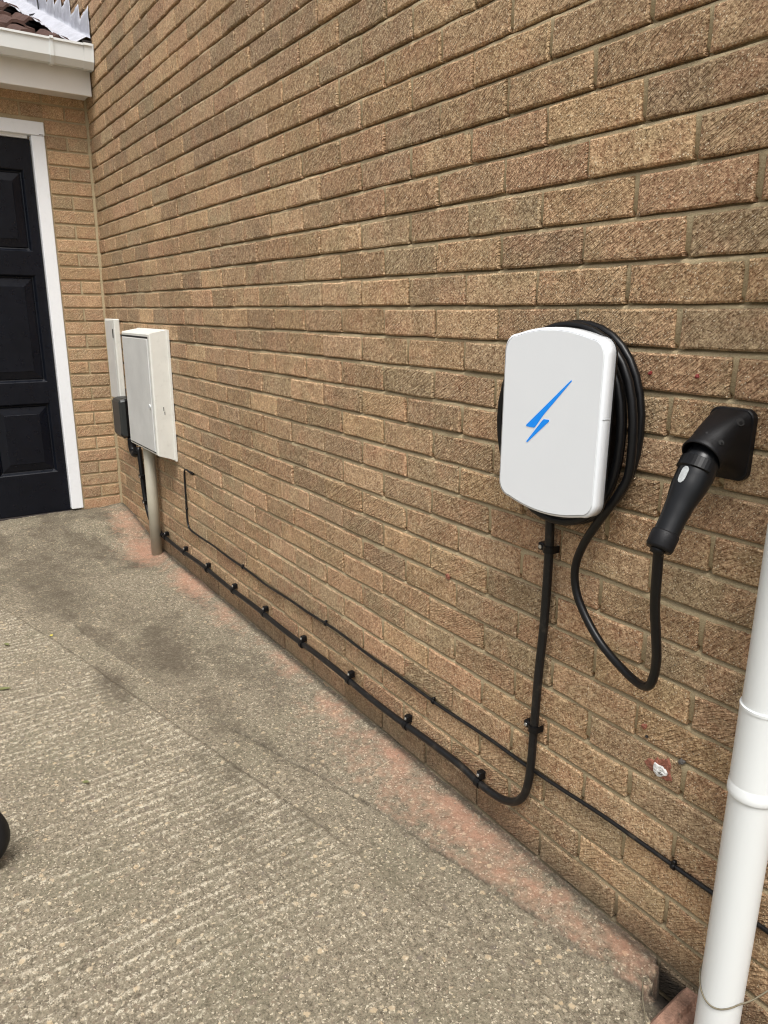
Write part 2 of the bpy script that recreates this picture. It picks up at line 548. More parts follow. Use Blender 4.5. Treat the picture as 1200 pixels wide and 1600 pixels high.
# ================================================================== SETTING: ground
slab_edge = ([-1, 0.4, 1.137, 1.772, 2.161, 2.619, 2.887, 3.202, 3.7, 4.3, 5.6], [-1.36, -1.04, -0.852, -0.690, -0.603, -0.499, -0.435, -0.369, -0.27, -0.16, -0.10])
joint = ([-1, 0.6, 1.13, 1.797, 2.18, 2.471, 2.866, 3.158, 3.474, 3.742, 3.966, 4.4], [-0.95, -0.78, -0.70, -0.585, -0.50, -0.425, -0.312, -0.225, -0.166, -0.114, -0.081, -0.03])


def axis_pts(segs):
    out = [segs[0][0]]
    for a, b, st in segs:
        n = max(1, int(round((b - a) / st)))
        out.extend(a + (b - a) * (i + 1) / n for i in range(n))
    return np.array(out)


gx = axis_pts([(-0.02, 2.0, 0.0075), (2.0, 3.0, 0.005), (3.0, 4.25, 0.0042), (4.25, 4.6, 0.02), (4.6, 6.2, 0.1)])
gy = axis_pts([(-4.0, -1.6, 0.1), (-1.6, -1.2, 0.02), (-1.2, 0.06, 0.0048)])
GXX, GYY = np.meshgrid(gx, gy, indexing='ij')
ye = np.interp(GXX, *slab_edge) + 0.008 * (fbm(GXX * 9, GYY * 0 + 3, 5) - 0.5)
yj = np.interp(GXX, *joint) + 0.016 * (fbm(GXX * 11, GYY * 0 + 1, 8) - 0.5)
slab = sstep(0.004, -0.004, GYY - ye)
strip = (1 - slab) * sstep(0.006, -0.006, GYY - yj)
haunch = 1 - slab - strip
zg = 0.10 * sstep(0.85, 0.02, GXX) * sstep(-2.5, -0.3, GYY)
wob = 0.035 * (fbm(GXX * 2.5, GYY * 2, 21) - 0.5) + 0.016 * (fbm(GXX * 26, GYY * 9, 22) - 0.5)
ph = (GXX + 0.05 * GYY + wob) / 0.033
amp = fbm(GXX * 5 + 7, GYY * 5, 31)
rid = (0.5 + 0.5 * np.cos(2 * np.pi * ph)) ** 1.5
worn = sstep(0.12, 0.52, amp + 1.3 * (fbm(GXX * 34, GYY * 15, 34) - 0.5))
fadex = sstep(3.75, 2.75, GXX + 0.5 * GYY)
near_edge = 1 - 0.75 * np.exp(-np.abs(GYY - ye) / 0.02)
crestm = rid * (0.16 + 0.84 * worn) * slab * (0.30 + 0.70 * fadex)
lump = fbm(GXX * 60, GYY * 60, 41, 3) - 0.5
lump2 = fbm(GXX * 17, GYY * 17, 44, 3) - 0.5
zg += slab * (0.0030 * crestm * near_edge + 0.0035 * lump + 0.004 * lump2)
zg += slab * 0.004 * np.exp(-((GYY - ye + 0.012) / 0.008) ** 2) * sstep(3.4, 3.0, GXX)
zg += strip * (-0.003 + 0.0018 * lump + 0.003 * lump2)
zg += haunch * (0.001 + 0.0050 * lump + 0.006 * lump2 + 0.010 * sstep(-0.16, -0.01, GYY))
brk = sstep(0.30, 0.55, fbm(GXX * 16, GXX * 0 + 5, 55))
jl = np.exp(-((GYY - yj) / 0.0032) ** 2) * (0.35 + 0.45 * brk) * sstep(2.35, 2.75, GXX)
zg -= 0.006 * jl
ec = np.exp(-((GYY - ye - 0.004) / 0.003) ** 2) * sstep(1.0, 1.4, GXX) * sstep(3.35, 3.1, GXX)
zg -= 0.003 * ec
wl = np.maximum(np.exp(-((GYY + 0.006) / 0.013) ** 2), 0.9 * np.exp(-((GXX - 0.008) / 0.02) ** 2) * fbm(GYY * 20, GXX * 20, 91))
# broken-out pocket by the wall
hx = GXX + 0.030 * (fbm(GXX * 38, GYY * 38, 61) - 0.5) + 0.022 * (fbm(GXX * 110, GYY * 110, 63, 2) - 0.5)
hy = GYY + 0.036 * (fbm(GXX * 36, GYY * 36, 62) - 0.5)
edge_l = 3.952 - 0.35 * hy
holem = sstep(-0.002, 0.003, hx - edge_l) * sstep(-0.063, -0.058, hy) * sstep(4.26, 4.25, GXX)
zg -= 0.085 * holem
lipm = np.exp(-np.clip(edge_l - hx, 0, 1) / 0.020) * (1 - holem) * sstep(-0.09, -0.05, GYY) * sstep(3.7, 3.8, GXX)
zg -= lipm * (0.012 * np.maximum(0, fbm(GXX * 70, GYY * 70, 68) - 0.40) / 0.6 + 0.003)
low2 = sstep(0.0, 0.004, hx - edge_l) * sstep(-0.115, -0.110, hy) * (1 - holem) * sstep(4.26, 4.25, GXX)
zg -= 0.016 * low2

dust = np.zeros_like(zg)
for (cx, cy, rx, ry, s) in ((0.35, -0.06, 0.30, 0.14, 0.75), (0.75, -0.08, 0.28, 0.13, 1.0), (1.35, -0.04, 0.28, 0.10, 0.95), (1.8, -0.05, 0.25, 0.09, 0.6),
                            (2.35, -0.04, 0.3, 0.07, 0.55), (2.75, -0.05, 0.2, 0.08, 0.65), (3.07, -0.04, 0.13, 0.055, 0.9), (3.40, -0.05, 0.20, 0.05, 0.95), (3.4, -0.08, 0.85, 0.14, 0.64), (1.1, -0.06, 1.1, 0.09, 0.42),
                            (3.72, -0.06, 0.18, 0.06, 0.7), (3.90, -0.03, 0.12, 0.05, 0.8), (3.55, -0.12, 0.3, 0.06, 0.35), (2.9, -0.15, 0.5, 0.12, 0.3), (4.05, -0.09, 0.1, 0.05, 0.6)):
    dust = np.maximum(dust, s * np.exp(-((GXX - cx) / rx) ** 2 - ((GYY - cy) / ry) ** 2))
dust *= haunch * 0.9 + 0.1
damp = np.zeros_like(zg)
for (cx, cy, rx, ry, s) in ((0.75, -0.62, 0.55, 0.30, 0.8), (1.15, -0.60, 0.40, 0.16, 0.9), (1.55, -0.42, 0.4, 0.16, 0.5), (2.02, -0.38, 0.30, 0.12, 1.05),
                            (1.75, -0.26, 0.3, 0.1, 0.45), (2.17, -0.62, 0.20, 0.06, 1.0), (3.05, -0.56, 0.3, 0.10, 0.45), (2.55, -0.38, 0.3, 0.09, 0.6), (2.35, -0.33, 0.2, 0.08, 0.45), (2.80, -0.33, 0.12, 0.03, 0.7),
                            (2.86, -0.47, 0.12, 0.05, 0.6), (2.75, -0.52, 0.10, 0.05, 0.5), (3.15, -0.41, 0.14, 0.05, 0.45), (3.25, -0.50, 0.12, 0.04, 0.45),
                            (3.6, -0.30, 0.3, 0.06, 0.22), (0.12, -0.45, 0.14, 0.3, 0.5)):
    damp = np.maximum(damp, s * np.exp(-((GXX - cx) / rx) ** 2 - ((GYY - cy) / ry) ** 2))
damp = np.maximum(damp, 0.55 * np.exp(-(np.abs(GYY - yj) / 0.03) ** 1.3) * sstep(1.9, 2.4, GXX) * (0.4 + 0.6 * fbm(GXX * 9, GYY * 14, 57)))
damp = np.maximum(damp, haunch * (0.06 + 1.0 * sstep(0.36, 0.66, fbm(GXX * 3.3, GYY * 6.5, 97))) * (0.36 + 0.36 * sstep(3.0, 1.6, GXX))  * sstep(-0.02, -0.12, GYY))
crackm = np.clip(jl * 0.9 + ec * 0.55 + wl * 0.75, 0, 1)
nx_, ny_ = len(gx), len(gy)
vv = np.stack([GXX, GYY, zg], -1).reshape(-1, 3)
ii = np.arange(nx_ * ny_).reshape(nx_, ny_)
ff = np.stack([ii[:-1, :-1], ii[1:, :-1], ii[1:, 1:], ii[:-1, 1:]], -1).reshape(-1, 4)


def grid_mesh(name, v, f, m, smooth=True):
    me = bpy.data.meshes.new(name)
    me.vertices.add(len(v)); me.vertices.foreach_set('co', v.astype(np.float32).ravel())
    me.loops.add(f.size); me.loops.foreach_set('vertex_index', f.astype(np.int32).ravel())
    me.polygons.add(len(f)); me.polygons.foreach_set('loop_start', np.arange(0, f.size, 4, dtype=np.int32))
    me.polygons.foreach_set('loop_total', np.full(len(f), 4, np.int32))
    me.polygons.foreach_set('use_smooth', np.full(len(f), smooth))
    me.update(calc_edges=True)
    me.materials.append(m)
    return me


me = grid_mesh('driveway', vv, ff, MAT['concrete'])
for nm, chans in (('zone', (slab + 0.5 * strip, dust, damp)), ('wear', (np.clip(crestm, 0, 1), crackm, np.clip(np.maximum(holem, sstep(-0.007, -0.002, hx - edge_l) * sstep(-0.072, -0.066, hy) * sstep(4.26, 4.25, GXX) * fbm(GXX * 60, GYY * 60, 66) * 1.4) + 0.5 * low2, 0, 1)))):
    ca = me.color_attributes.new(nm, 'FLOAT_COLOR', 'POINT')
    ca.data.foreach_set('color', np.stack([*chans, np.ones_like(zg)], -1).astype(np.float32).ravel())
drive = link('driveway', me)
drive['kind'] = 'structure'
g = MB().add([(-80, -80, -0.08), (80, -80, -0.08), (80, 80, -0.08), (-80, 80, -0.08)], [(0, 1, 2, 3)]).build('ground', MAT['earth'])
g['kind'] = 'structure'

# ================================================================== HOUSE WALL
wall = thing('house_wall', 'long tan rustic brick side wall of the house carrying the white charger', 'house wall', (2.0, 0, 0))
WX0, WX1, WROWS = -2.7, 5.75, range(-2, 50)

# mortar bed: one sheet with struck joints
mx = axis_pts([(WX0, 0.0, 0.04), (0.0, 4.4, 0.013), (4.4, WX1, 0.04)])
mz, md = [], []
for kk in list(WROWS) + [WROWS[-1] + 1]:
    zb = Z0 + CO * kk
    for dz, dep in ((-0.0085, 0.0035), (-0.004, 0.0045), (0.0000, 0.0060), (0.0030, 0.0160), (0.0085, 0.0165), (0.016, 0.006), (0.056, 0.006)):
        mz.append(zb + dz); md.append(dep)
mz, md = np.array(mz), np.array(md)
MX, MZ = np.meshgrid(mx, mz, indexing='ij')
MD = np.broadcast_to(md, MX.shape) + 0.006 * (fbm(MX * 14, MZ * 40, 71) - 0.5) + 0.0035 * (fbm(MX * 60, MZ * 130, 72, 2) - 0.5)
MZ2 = MZ + 0.004 * (fbm(MX * 6, MZ * 3, 73) - 0.5)
mv = np.stack([MX, MD, MZ2], -1).reshape(-1, 3)
ii = np.arange(len(mx) * len(mz)).reshape(len(mx), len(mz))
mf = np.stack([ii[:-1, :-1], ii[1:, :-1], ii[1:, 1:], ii[:-1, 1:]], -1).reshape(-1, 4)
link('mortar', grid_mesh('mortar', mv, mf, MAT['mortar']), wall)
MB().box((WX0, 0.03, -0.1), (WX1, 0.12, Z0 + CO * 51)).build('wall_core', MAT['mortar'], wall)


def brick_shape(L, H, rnd, D=0.022, ne=6):
    """irregular brick, front at y=0, centred on x and z; returns verts, faces"""
    xs = [(-0.5 + i / (ne - 1)) * L for i in range(ne)]
    outline = []
    j = lambda s: rnd.uniform(-s, s)
    top = [(x + (j(.0016) if 0 < i < ne - 1 else j(.001)), H / 2 + j(.0014)) for i, x in enumerate(xs)]
    bot = [(x + (j(.0016) if 0 < i < ne - 1 else j(.001)), -H / 2 + j(.0014)) for i, x in enumerate(xs)]
    outline = bot + [(L / 2 + j(.0014), j(.006))] + top[::-1] + [(-L / 2 + j(.0014), j(.006))]
    n = len(outline)
    back = [(x, D, z) for x, z in outline]
    mid = [(x, 0.0030 + j(.0008), z) for x, z in outline]
    ins = [(x * (1 - 0.006 / L) + j(.0006), j(.0011), z * (1 - 0.0075 / H)) for x, z in outline]
    v = back + mid + ins
    f = []
    for a in (0, n):
        for i in range(n):
            q = (i + 1) % n
            f.append((a + i, a + q, a + n + q, a + n + i))
    o = 2 * n                       # front face: strips between bottom and top rows
    b_ = [o + i for i in range(ne)]
    t_ = [o + n - 2 - i for i in range(ne)]
    f.append((b_[-1], o + ne, t_[-1], t_[-2], b_[-2]))
    for i in range(1, ne - 2):
        f.append((b_[i], b_[i + 1], t_[i + 1], t_[i]))
    f.append((o + n - 1, b_[0], b_[1], t_[1], t_[0]))
    return v, f


rnd = random.Random(5)
VARS = [brick_shape(0.2145 + rnd.uniform(-.002, .002), 0.0650 + rnd.uniform(-.0008, .001), rnd) for _ in range(16)]
VMESH = []
for v, f in VARS:
    VMESH.append(MB().add(v, f).build('brick', MAT['brick'], mesh_only=True))

slots = []
for kk in WROWS:
    off = GX + (0 if kk % 2 else BR / 2)
    zc = Z0 + CO * (kk + 0.5)
    m0 = int(math.floor((WX0 - off) / BR)) + 1
    m = m0
    while off + BR * (m + 1) < WX1:
        xc = off + BR * (m + 0.5)
        m += 1
        if zc > 2.62 and xc < -0.2 and zc < 2.45 - 0.4 * xc: continue
        if xc < -0.25 and zc < 2.4: continue            # inside the garage
        slots.append((xc, zc))
# how large each brick shows in the picture
area = []
for xc, zc in slots:
    c = np.array([(xc - .107, 0, zc - .032), (xc + .107, 0, zc - .032), (xc + .107, 0, zc + .032), (xc - .107, 0, zc + .032)])
    a, b, d = project(c)
    if (d < .1).any():
        area.append(0); continue
    full = 0.5 * abs(sum(a[i] * b[(i + 1) % 4] - a[(i + 1) % 4] * b[i] for i in range(4)))
    inx = max(0, min(a.max(), 1200) - max(a.min(), 0)) / (a.max() - a.min())
    iny = max(0, min(b.max(), 1600) - max(b.min(), 0)) / (b.max() - b.min())
    hid = 0.15 if (3.56 < xc < 3.75 and 0.95 < zc < 1.2) or xc > 4.22 else 1.0
    area.append(full * inx * iny * hid)
order = sorted(range(len(slots)), key=lambda i: -area[i])
single = set(order[:298])
rest = MB()
for i, (xc, zc) in enumerate(slots):
    vi = rnd.randrange(16)
    dx, dy, dz = rnd.uniform(-.0018, .0018), rnd.uniform(-.0022, .0016), rnd.uniform(-.0012, .0012)
    ry, rz = rnd.uniform(-.006, .006), rnd.uniform(-.008, .008)
    flip = rnd.random() < 0.5
    Mx = Matrix.Translation((xc + dx, dy, zc + dz)) @ Matrix.Rotation(ry, 4, 'Y') @ Matrix.Rotation(rz, 4, 'Z')
    if i in single:
        o = bpy.data.objects.new('brick', VMESH[vi])
        COL.objects.link(o)
        o.parent = wall
        o.matrix_parent_inverse = Matrix.Translation(-wall.location)
        o.matrix_basis = Mx
    else:
        v, f = VARS[vi]
        rest.add([Mx @ Vector(p) for p in v], f)
ob = rest.build('brickwork', MAT['brick'], wall)
ob['kind'] = 'stuff'

# spalled hole with white filler, plugs
def blob(cx, cz, rx, rz, y0, y1, n=26, seed=1, jit=0.25):
    r_ = random.Random(seed)
    out = []
    ph_ = [r_.uniform(0, 6.28) for _ in range(5)]
    for i in range(n):
        a = 2 * math.pi * i / n
        k = 1 + jit * (0.55 * math.sin(2 * a + ph_[0]) + 0.45 * math.sin(3 * a + ph_[1]) + 0.35 * math.sin(5 * a + ph_[2])) + r_.uniform(-jit, jit) * 0.28
        out.append((math.cos(a) * rx * k, math.sin(a) * rz * k))
    b = MB()
    ring0 = [(cx + x, y0, cz + z) for x, z in out]
    ring1 = [(cx + x * .85, y1, cz + z * .85) for x, z in out]
    ring2 = [(cx + x * .4, y1 - 0.0008 + r_.uniform(-.0012, .0012), cz + z * .4) for x, z in out]
    b.rings([ring0, ring1, ring2], smooth=False, cap0=False)
    return b


o = recalc(blob(3.902, 0.432, 0.024, 0.027, 0.002, -0.0026, n=40, seed=21, jit=0.42).build('chipped_face', MAT['redclay'], wall))
o2 = recalc(blob(3.903, 0.428, 0.0145, 0.0145, -0.002, -0.0062, seed=4, jit=0.2).build('filler', MAT['filler'], o))
recalc(blob(3.907, 0.425, 0.0055, 0.0028, -0.005, -0.0072, seed=9, n=14).build('gouge', MAT['greyplug'], o2))
for (px, pz, m, s) in ((3.792, 1.175, 'redplug', .0042), (3.885, 1.176, 'redplug', .0042), (3.944, 0.469, 'greyplug', .0065), (3.858, 0.50, 'redclay', .007), (3.866, 0.482, 'slot', .003), (3.24, 0.62, 'redclay', .008)):
    recalc(blob(px, pz, s, s * .9, 0.002, -0.0035, n=14, seed=int(px * 100)).build('wall_plug', MAT[m], wall))

# ================================================================== GARAGE
gar = thing('garage', 'brick garage return with black panelled door, white fascia and brown tiled roof', 'garage', (0, -0.6, 0.1))
# mortar sheet on X=0
gyy = axis_pts([(-1.6, -0.62, 0.05), (-0.62, 0.03, 0.012)])
GY, GZ = np.meshgrid(gyy, mz[mz < 2.62], indexing='ij')
GD = -(0.004 + 0.005 * fbm(GY * 14, GZ * 40, 81)) + 0.0
corner = sstep(-0.014, -0.006, GY) * 0.008
gv = np.stack([GD + corner, GY, GZ], -1)
keep = ~((GY < -0.235) & (GZ < 2.245))
ii = np.arange(GY.size).reshape(GY.shape)
gf = np.stack([ii[:-1, :-1], ii[1:, :-1], ii[1:, 1:], ii[:-1, 1:]], -1)
kq = (keep[:-1, :-1] | keep[1:, :-1] | keep[1:, 1:] | keep[:-1, 1:])
link('mortar', grid_mesh('mortar', gv.reshape(-1, 3), gf[kq].reshape(-1, 4), MAT['mortar']), gar)
MB().box((-0.10, -0.245, -0.05), (-0.03, 0.03, 2.62)).build('wall_core', MAT['mortar'], gar)
MB().box((-0.10, -2.4, 2.27), (-0.03, -0.245, 2.62)).build('lintel_core', MAT['mortar'], gar)
MB().box((-0.10, -2.4, -0.05), (-0.004, -1.205, 2.27)).build('wall_core', MAT['mortar'], gar)
MB().box((-2.6, -2.4, -0.05), (-0.1005, -2.32, 2.62)).build('side_wall', MAT['brick'], gar)
far_b = MB()
for kk in range(-1, 33):
    y = -1.2155
    while y > -2.3:
        L = 0.102 if (y > -1.22 and kk % 2) else 0.214
        if not (kk >= 29 and y > -1.6):
            v, f = brick_shape(L, 0.0645, rnd)
            far_b.add([(-q[1], q[0] + y - L / 2, q[2] + Z0 + CO * (kk + 0.5)) for q in v], f)
        y -= L + 0.0105
fb0 = far_b.build('brickwork', MAT['brick_back'], gar)
fb0['kind'] = 'stuff'


GMESH = {}


def garage_brick(y0, y1, kk):
    L = round((y1 - y0) / 0.01) * 0.01
    key = (L, rnd.randrange(4))
    if key not in GMESH:
        v, f = brick_shape(y1 - y0, 0.0645, random.Random(hash(key) % 999), ne=6 if L > .15 else 4)
        v = [(-y, x, z) for x, y, z in v]          # front faces +X
        GMESH[key] = MB().add(v, f).build('brick', MAT['brick_back'], mesh_only=True)
    o = bpy.data.objects.new('brick', GMESH[key])
    COL.objects.link(o)
    o.parent = gar
    o.matrix_parent_inverse = Matrix.Translation(-gar.location)
    o.location = (rnd.uniform(-.0015, .0015), (y0 + y1) / 2 + rnd.uniform(-.001, .001), Z0 + CO * (kk + 0.5) + rnd.uniform(-.001, .001))


for kk in range(-1, 29):
    if kk % 2 == 0:
        garage_brick(-0.2275, -0.0135, kk)
    else:
        garage_brick(-0.2275, -0.1255, kk)
        garage_brick(-0.1155, -0.0135, kk)
for kk in range(29, 33):
    y = -0.0135 if kk % 2 == 0 else -0.0135
    first = True
    while y > -1.5:
        L = 0.102 if (first and kk % 2) else 0.214
        garage_brick(y - L, y, kk)
        y -= L + 0.0105
        first = False

# door frame and door
fr = MB()
fr.box((-0.055, -0.302, 0.112), (0.004, -0.2355, 2.178), 0.003)
fr.box((-0.055, -1.20, 2.180), (0.006, -0.2330, 2.247), 0.003)
fr.box((-0.055, -1.20, 0.112), (0.004, -1.13, 2.178), 0.003)
frame = fr.build('door_frame', MAT['paint'], gar)
MB().box((0.0045, -0.262, 2.183), (0.0062, -0.240, 2.186)).build('frame_joint', MAT['slot'], frame)
MB().box((-0.05, -0.318, 2.164), (-0.02, -1.13, 2.180)).build('door_stop', MAT['paint'], frame)
dr = MB()
DX = -0.034                                           # door face
rails = [(0.105, 0.345), (0.757, 0.876), (1.467, 1.590), (2.010, 2.162)]
for z0, z1 in rails:
    dr.box((DX - 0.04, -1.128, z0), (DX, -0.306, z1))
for z0, z1 in ((0.345, 0.757), (0.876, 1.467), (1.590, 2.010)):
    dr.box((DX - 0.04, -0.352, z0), (DX, -0.306, z1))
    dr.box((DX - 0.04, -1.128, z0), (DX, -1.080, z1))
    dr.box((DX - 0.04, -0.770, z0), (DX, -0.665, z1))
door = dr.build('door', MAT['door'], gar)
for z0, z1 in ((0.345, 0.757), (0.876, 1.467), (1.590, 2.010)):
    for y0, y1 in ((-0.665, -0.352), (-1.080, -0.770)):
        p = MB()
        def rr(d, x):
            return [(x, y0 + d, z0 + d), (x, y1 - d, z0 + d), (x, y1 - d, z1 - d), (x, y0 + d, z1 - d)]
        p.rings([rr(0, DX), rr(0.004, DX - 0.004), rr(0.012, DX - 0.016), rr(0.020, DX - 0.020), rr(0.022, DX - 0.014), rr(0.062, DX - 0.005), rr(0.064, DX - 0.003)], smooth=False, cap0=False)
        p.build('panel', MAT['door'], door)
MB().box((-0.06, -1.14, 0.060), (-0.020, -0.30, 0.101), 0.004).build('door_sill', MAT['tile_end'], gar)

# fascia, soffit, gutter
MB().box((0.138, -2.4, 2.372), (0.156, -0.006, 2.60), 0.002).build('fascia', MAT['cream_upvc'], gar)
MB().box((0.0, -2.4, 2.385), (0.1375, -0.010, 2.394)).build('soffit', MAT['cream_upvc'], gar)
gut = MB()
prof = [(0.160, 2.588), (0.160, 2.515), (0.178, 2.488), (0.226, 2.484), (0.250, 2.512), (0.256, 2.578), (0.262, 2.580), (0.262, 2.590), (0.2525, 2.590), (0.247, 2.515), (0.224, 2.488), (0.179, 2.492), (0.164, 2.517), (0.164, 2.588)]
gut.rings([[(x, y, z) for x, z in prof] for y in (-2.4, -0.012)], smooth=False)
gutter = recalc(gut.build('gutter', MAT['upvc'], gar))
def gband(y0, y1, off, name):
    cx, cz = 0.208, 2.54
    b = MB()
    P_ = [(cx + (x - cx) * (1 + off), cz + (z - cz) * (1 + off)) for x, z in prof[:8]]
    Q_ = [(cx + (x - cx) * 0.97, cz + (z - cz) * 0.97) for x, z in prof[:8]]
    ring = P_ + Q_[::-1]
    b.rings([[(x, y, z) for x, z in ring] for y in (y0, y1)], smooth=False)
    return recalc(b.build(name, MAT['upvc'], gutter))
gband(-0.214, -0.197, 0.10, 'gutter_bracket')
gband(-1.014, -0.997, 0.10, 'gutter_bracket')
gband(-0.052, -0.010, 0.05, 'stop_end')
MB().rings([[(x, y, z) for x, z in [(0.157, 2.592), (0.157, 2.51), (0.178, 2.482), (0.227, 2.479), (0.254, 2.51), (0.265, 2.592)]] for y in (-0.011, -0.004)], smooth=False).build('stop_end', MAT['upvc'], gutter)
recalc(gutter.children[-1])

# roof: battened tiles with rolls
PITCH = math.atan(0.40)
def roof_z(x): return 2.600 + 0.40 * (0.15 - x)
rf = MB()
rf.add([(0.15, -2.42, roof_z(.15) - .03), (0.15, -0.01, roof_z(.15) - .03), (-2.6, -0.01, roof_z(-2.6) - .03), (-2.6, -2.42, roof_z(-2.6) - .03)], [(0, 1, 2, 3)])
roof = rf.build('roof', MAT['tile_end'], gar)
def make_tile():
    W, L, T = 0.300, 0.40, 0.016
    prof_t = [(0, .0), (.035, .002), (.055, .024), (.085, .030), (.110, .026), (.135, .003), (.165, .001), (.190, .003), (.212, .025), (.240, .030), (.268, .025), (.295, .002)]
    b = MB()
    r0 = []
    for s, lift in ((0, 0.020), (L, 0.0)):
        top = [(s, -y, h + lift + T) for y, h in prof_t]
        bot = [(s, -y, h + lift) for y, h in prof_t][::-1]
        r0.append(top + bot)
    b.rings(r0, smooth=False)
    b.v = [(-(s * math.cos(PITCH) - h * math.sin(PITCH) * 0), y, s * math.sin(PITCH) + h) for s, y, h in b.v]
    return b.build('tile', MAT['tile'], mesh_only=True)
TM = make_tile()
for r in range(8):
    for c in range(8):
        x = 0.195 - r * 0.315
        o = bpy.data.objects.new('tile', TM)
        COL.objects.link(o)
        o.parent = roof
        o.location = (x + rnd.uniform(-.006, .006), -0.055 - 0.295 * c - (0.147 if r % 2 else 0) + rnd.uniform(-.003, .003), roof_z(x) - 0.020 + rnd.uniform(-.002, .002))
        o.rotation_euler = (0, 0, rnd.uniform(-.01, .01))

# stepped flashing up the house wall
fb = MB()
xs = np.arange(0.232, -2.6, -0.0085)
cols = []
step = 0.1875
for x in xs:
    i = math.floor((0.232 - x) / step)
    frac = ((0.232 - x) % step) / step
    xr = 0.232 - i * step
    top = roof_z(xr) + 0.205 - 0.010 * frac + 0.012 * math.sin(i * 4.1) + 0.006 * (vnoise(x * 40, 3.0, 6) - 0.5)
    zb = roof_z(x) + 0.028
    w = 0.010 * (vnoise(x * 14, 1.0, 3) - 0.5)
    col = []
    for q in range(7):
        t = q / 6
        col.append((x, -0.004 - 0.006 * abs(math.sin(q + x * 40)) * (1 - abs(2 * t - 1)) - 0.004 * vnoise(x * 55, q, 8), top + (zb + 0.03 - top) * t))
    for q in range(8):
        t = (q + 1) / 8
        yb = -0.010 - 0.135 * t
        h = zb + 0.028 * (1 - t) ** 2 + 0.022 * math.sin(t * 7 + 0.5) * 0.5 + w * (0.4 + t) + 0.008 * (vnoise(x * 28, q * 0.9, 9) - 0.5)
        col.append((x, yb - 0.010 * vnoise(x * 7, 5, 12) * t, h))
    cols.append(col)
m_ = len(cols[0])
fb.rings(cols, smooth=True, cap0=False, cap1=False, closed=False)
fl = fb.build('flashing', MAT['flash'], gar)
sol = fl.modifiers.new('thick', 'SOLIDIFY'); sol.thickness = 0.0022; sol.offset = 0
MB().tube([(-0.92, -0.010, 3.30), (-0.915, -0.016, 3.20), (-0.90, -0.016, 3.11), (-0.87, -0.022, 3.06), (-0.80, -0.05, 3.02), (-0.74, -0.10, 2.985)], 0.0045, 6, sub=4).build('sealant_cord', MAT['black'], gar)
MB().box((0.08, -0.05, 2.585), (0.236, -0.004, 2.612)).build('eaves_gap_block', MAT['tile_end'], gar)  # solid dark block stands in for the black gap under the flashing end

# ================================================================== METER CABINETS
mb = thing('meter_cabinet', 'white gas meter cabinet with locked door, larger and nearer of the wall boxes', 'meter box', (0.9, 0, 0.57))
x0, x1 = 0.665, 1.130
bd = MB()
def mring(y, zl, zh, xa=x0, xb=x1): return [(xa, y, zl), (xb, y, zl), (xb, y, zh), (xa, y, zh)]
bd.rings([mring(-0.001, 0.567, 1.192, x0 - .004, x1 + .006), mring(-0.010, 0.567, 1.192, x0 - .004, x1 + .006), mring(-0.012, 0.574, 1.190), mring(-0.088, 0.600, 1.176), mring(-0.094, 0.606, 1.170, x0 + .004, x1 - .004)], smooth=False)
recalc(bd.build('cabinet_body', MAT['grp'], mb))
dm = MB().box((x0 + .018, -0.0985, 0.617), (x1 - .026, -0.0930, 1.150), 0.002)
mdoor = dm.build('door', MAT['grp_door'], mb)
MB().box((x0 + .014, -0.0955, 1.1515), (x1 - .024, -0.0932, 1.160)).build('top_gap', MAT['slot'], mb)
MB().box((x0 + .014, -0.0950, 0.611), (x1 - .022, -0.0932, 0.6155)).build('bottom_gap', MAT['slot'], mb)
MB().box((x1 - .0245, -0.0950, 0.6155), (x1 - .0225, -0.0932, 1.1515)).build('side_gap', MAT['label'], mb)
lk = MB().tube([(x1 - .05, -0.0985, 0.835), (x1 - .05, -0.103, 0.835)], 0.011, 14).build('lock', MAT['upvc'], mdoor)
MB().box((x1 - .0515, -0.1045, 0.828), (x1 - .0485, -0.1028, 0.842)).build('keyhole', MAT['slot'], lk)
for (yy, zz, a, b) in ((-0.050, 0.825, .003, .009), (-0.046, 0.805, .003, .007)):
    MB().box((x1 + .0005, yy - a / 2, zz - b), (x1 + .0020, yy + a / 2, zz + b)).build('scuff', MAT['slot'], mb)

nb_ = thing('service_box', 'narrow tall white service box in the corner beside the meter cabinet', 'service box', (0.2, 0, 0.8))
MB().box((0.098, -0.034, 0.785), (0.297, -0.002, 1.232), 0.004).build('box_body', MAT['grp'], nb_)
MB().box((0.110, -0.0365, 0.79), (0.270, -0.0345, 1.222), 0.001).build('cover', MAT['grp_door'], nb_)
MB().box((0.262, -0.0385, 1.13), (0.272, -0.0360, 1.178)).build('catch_slot', MAT['slot'], nb_)

jb = thing('junction_box', 'dark grey junction box with rounded front under the narrow white box', 'junction box', (0.36, 0, 0.59))
b = MB()
def jring(y, i, zt=0.0): 
    return [(0.282 + i, y, 0.600 + i + zt), (0.30 + i * .6, y, 0.588 + i), (0.44 - i * .6, y, 0.588 + i), (0.458 - i, y, 0.600 + i + zt), (0.458 - i, y, 0.795 - i), (0.445 - i * .6, y, 0.806 - i), (0.295 + i * .6, y, 0.806 - i), (0.282 + i, y, 0.795 - i)]
b.rings([jring(-0.002, 0), jring(-0.052, 0)], smooth=False)
recalc(b.build('box_base', MAT['black'], jb))
b = MB()
b.rings([jring(-0.0525, 0.001), jring(-0.074, 0.006), jring(-0.083, 0.018)], smooth=False)
recalc(b.build('cover', MAT['green_grey'], jb))
MB().tube([(0.44, -0.03, 0.59), (0.44, -0.03, 0.545), (0.455, -0.03, 0.515), (0.49, -0.03, 0.505), (0.52, -0.025, 0.525)], 0.022, 12, sub=3).build('cable_bend', MAT['black'], jb)
MB().box((0.33, -0.05, 0.575), (0.36, -0.02, 0.589), 0.002).build('gland', MAT['black'], jb)

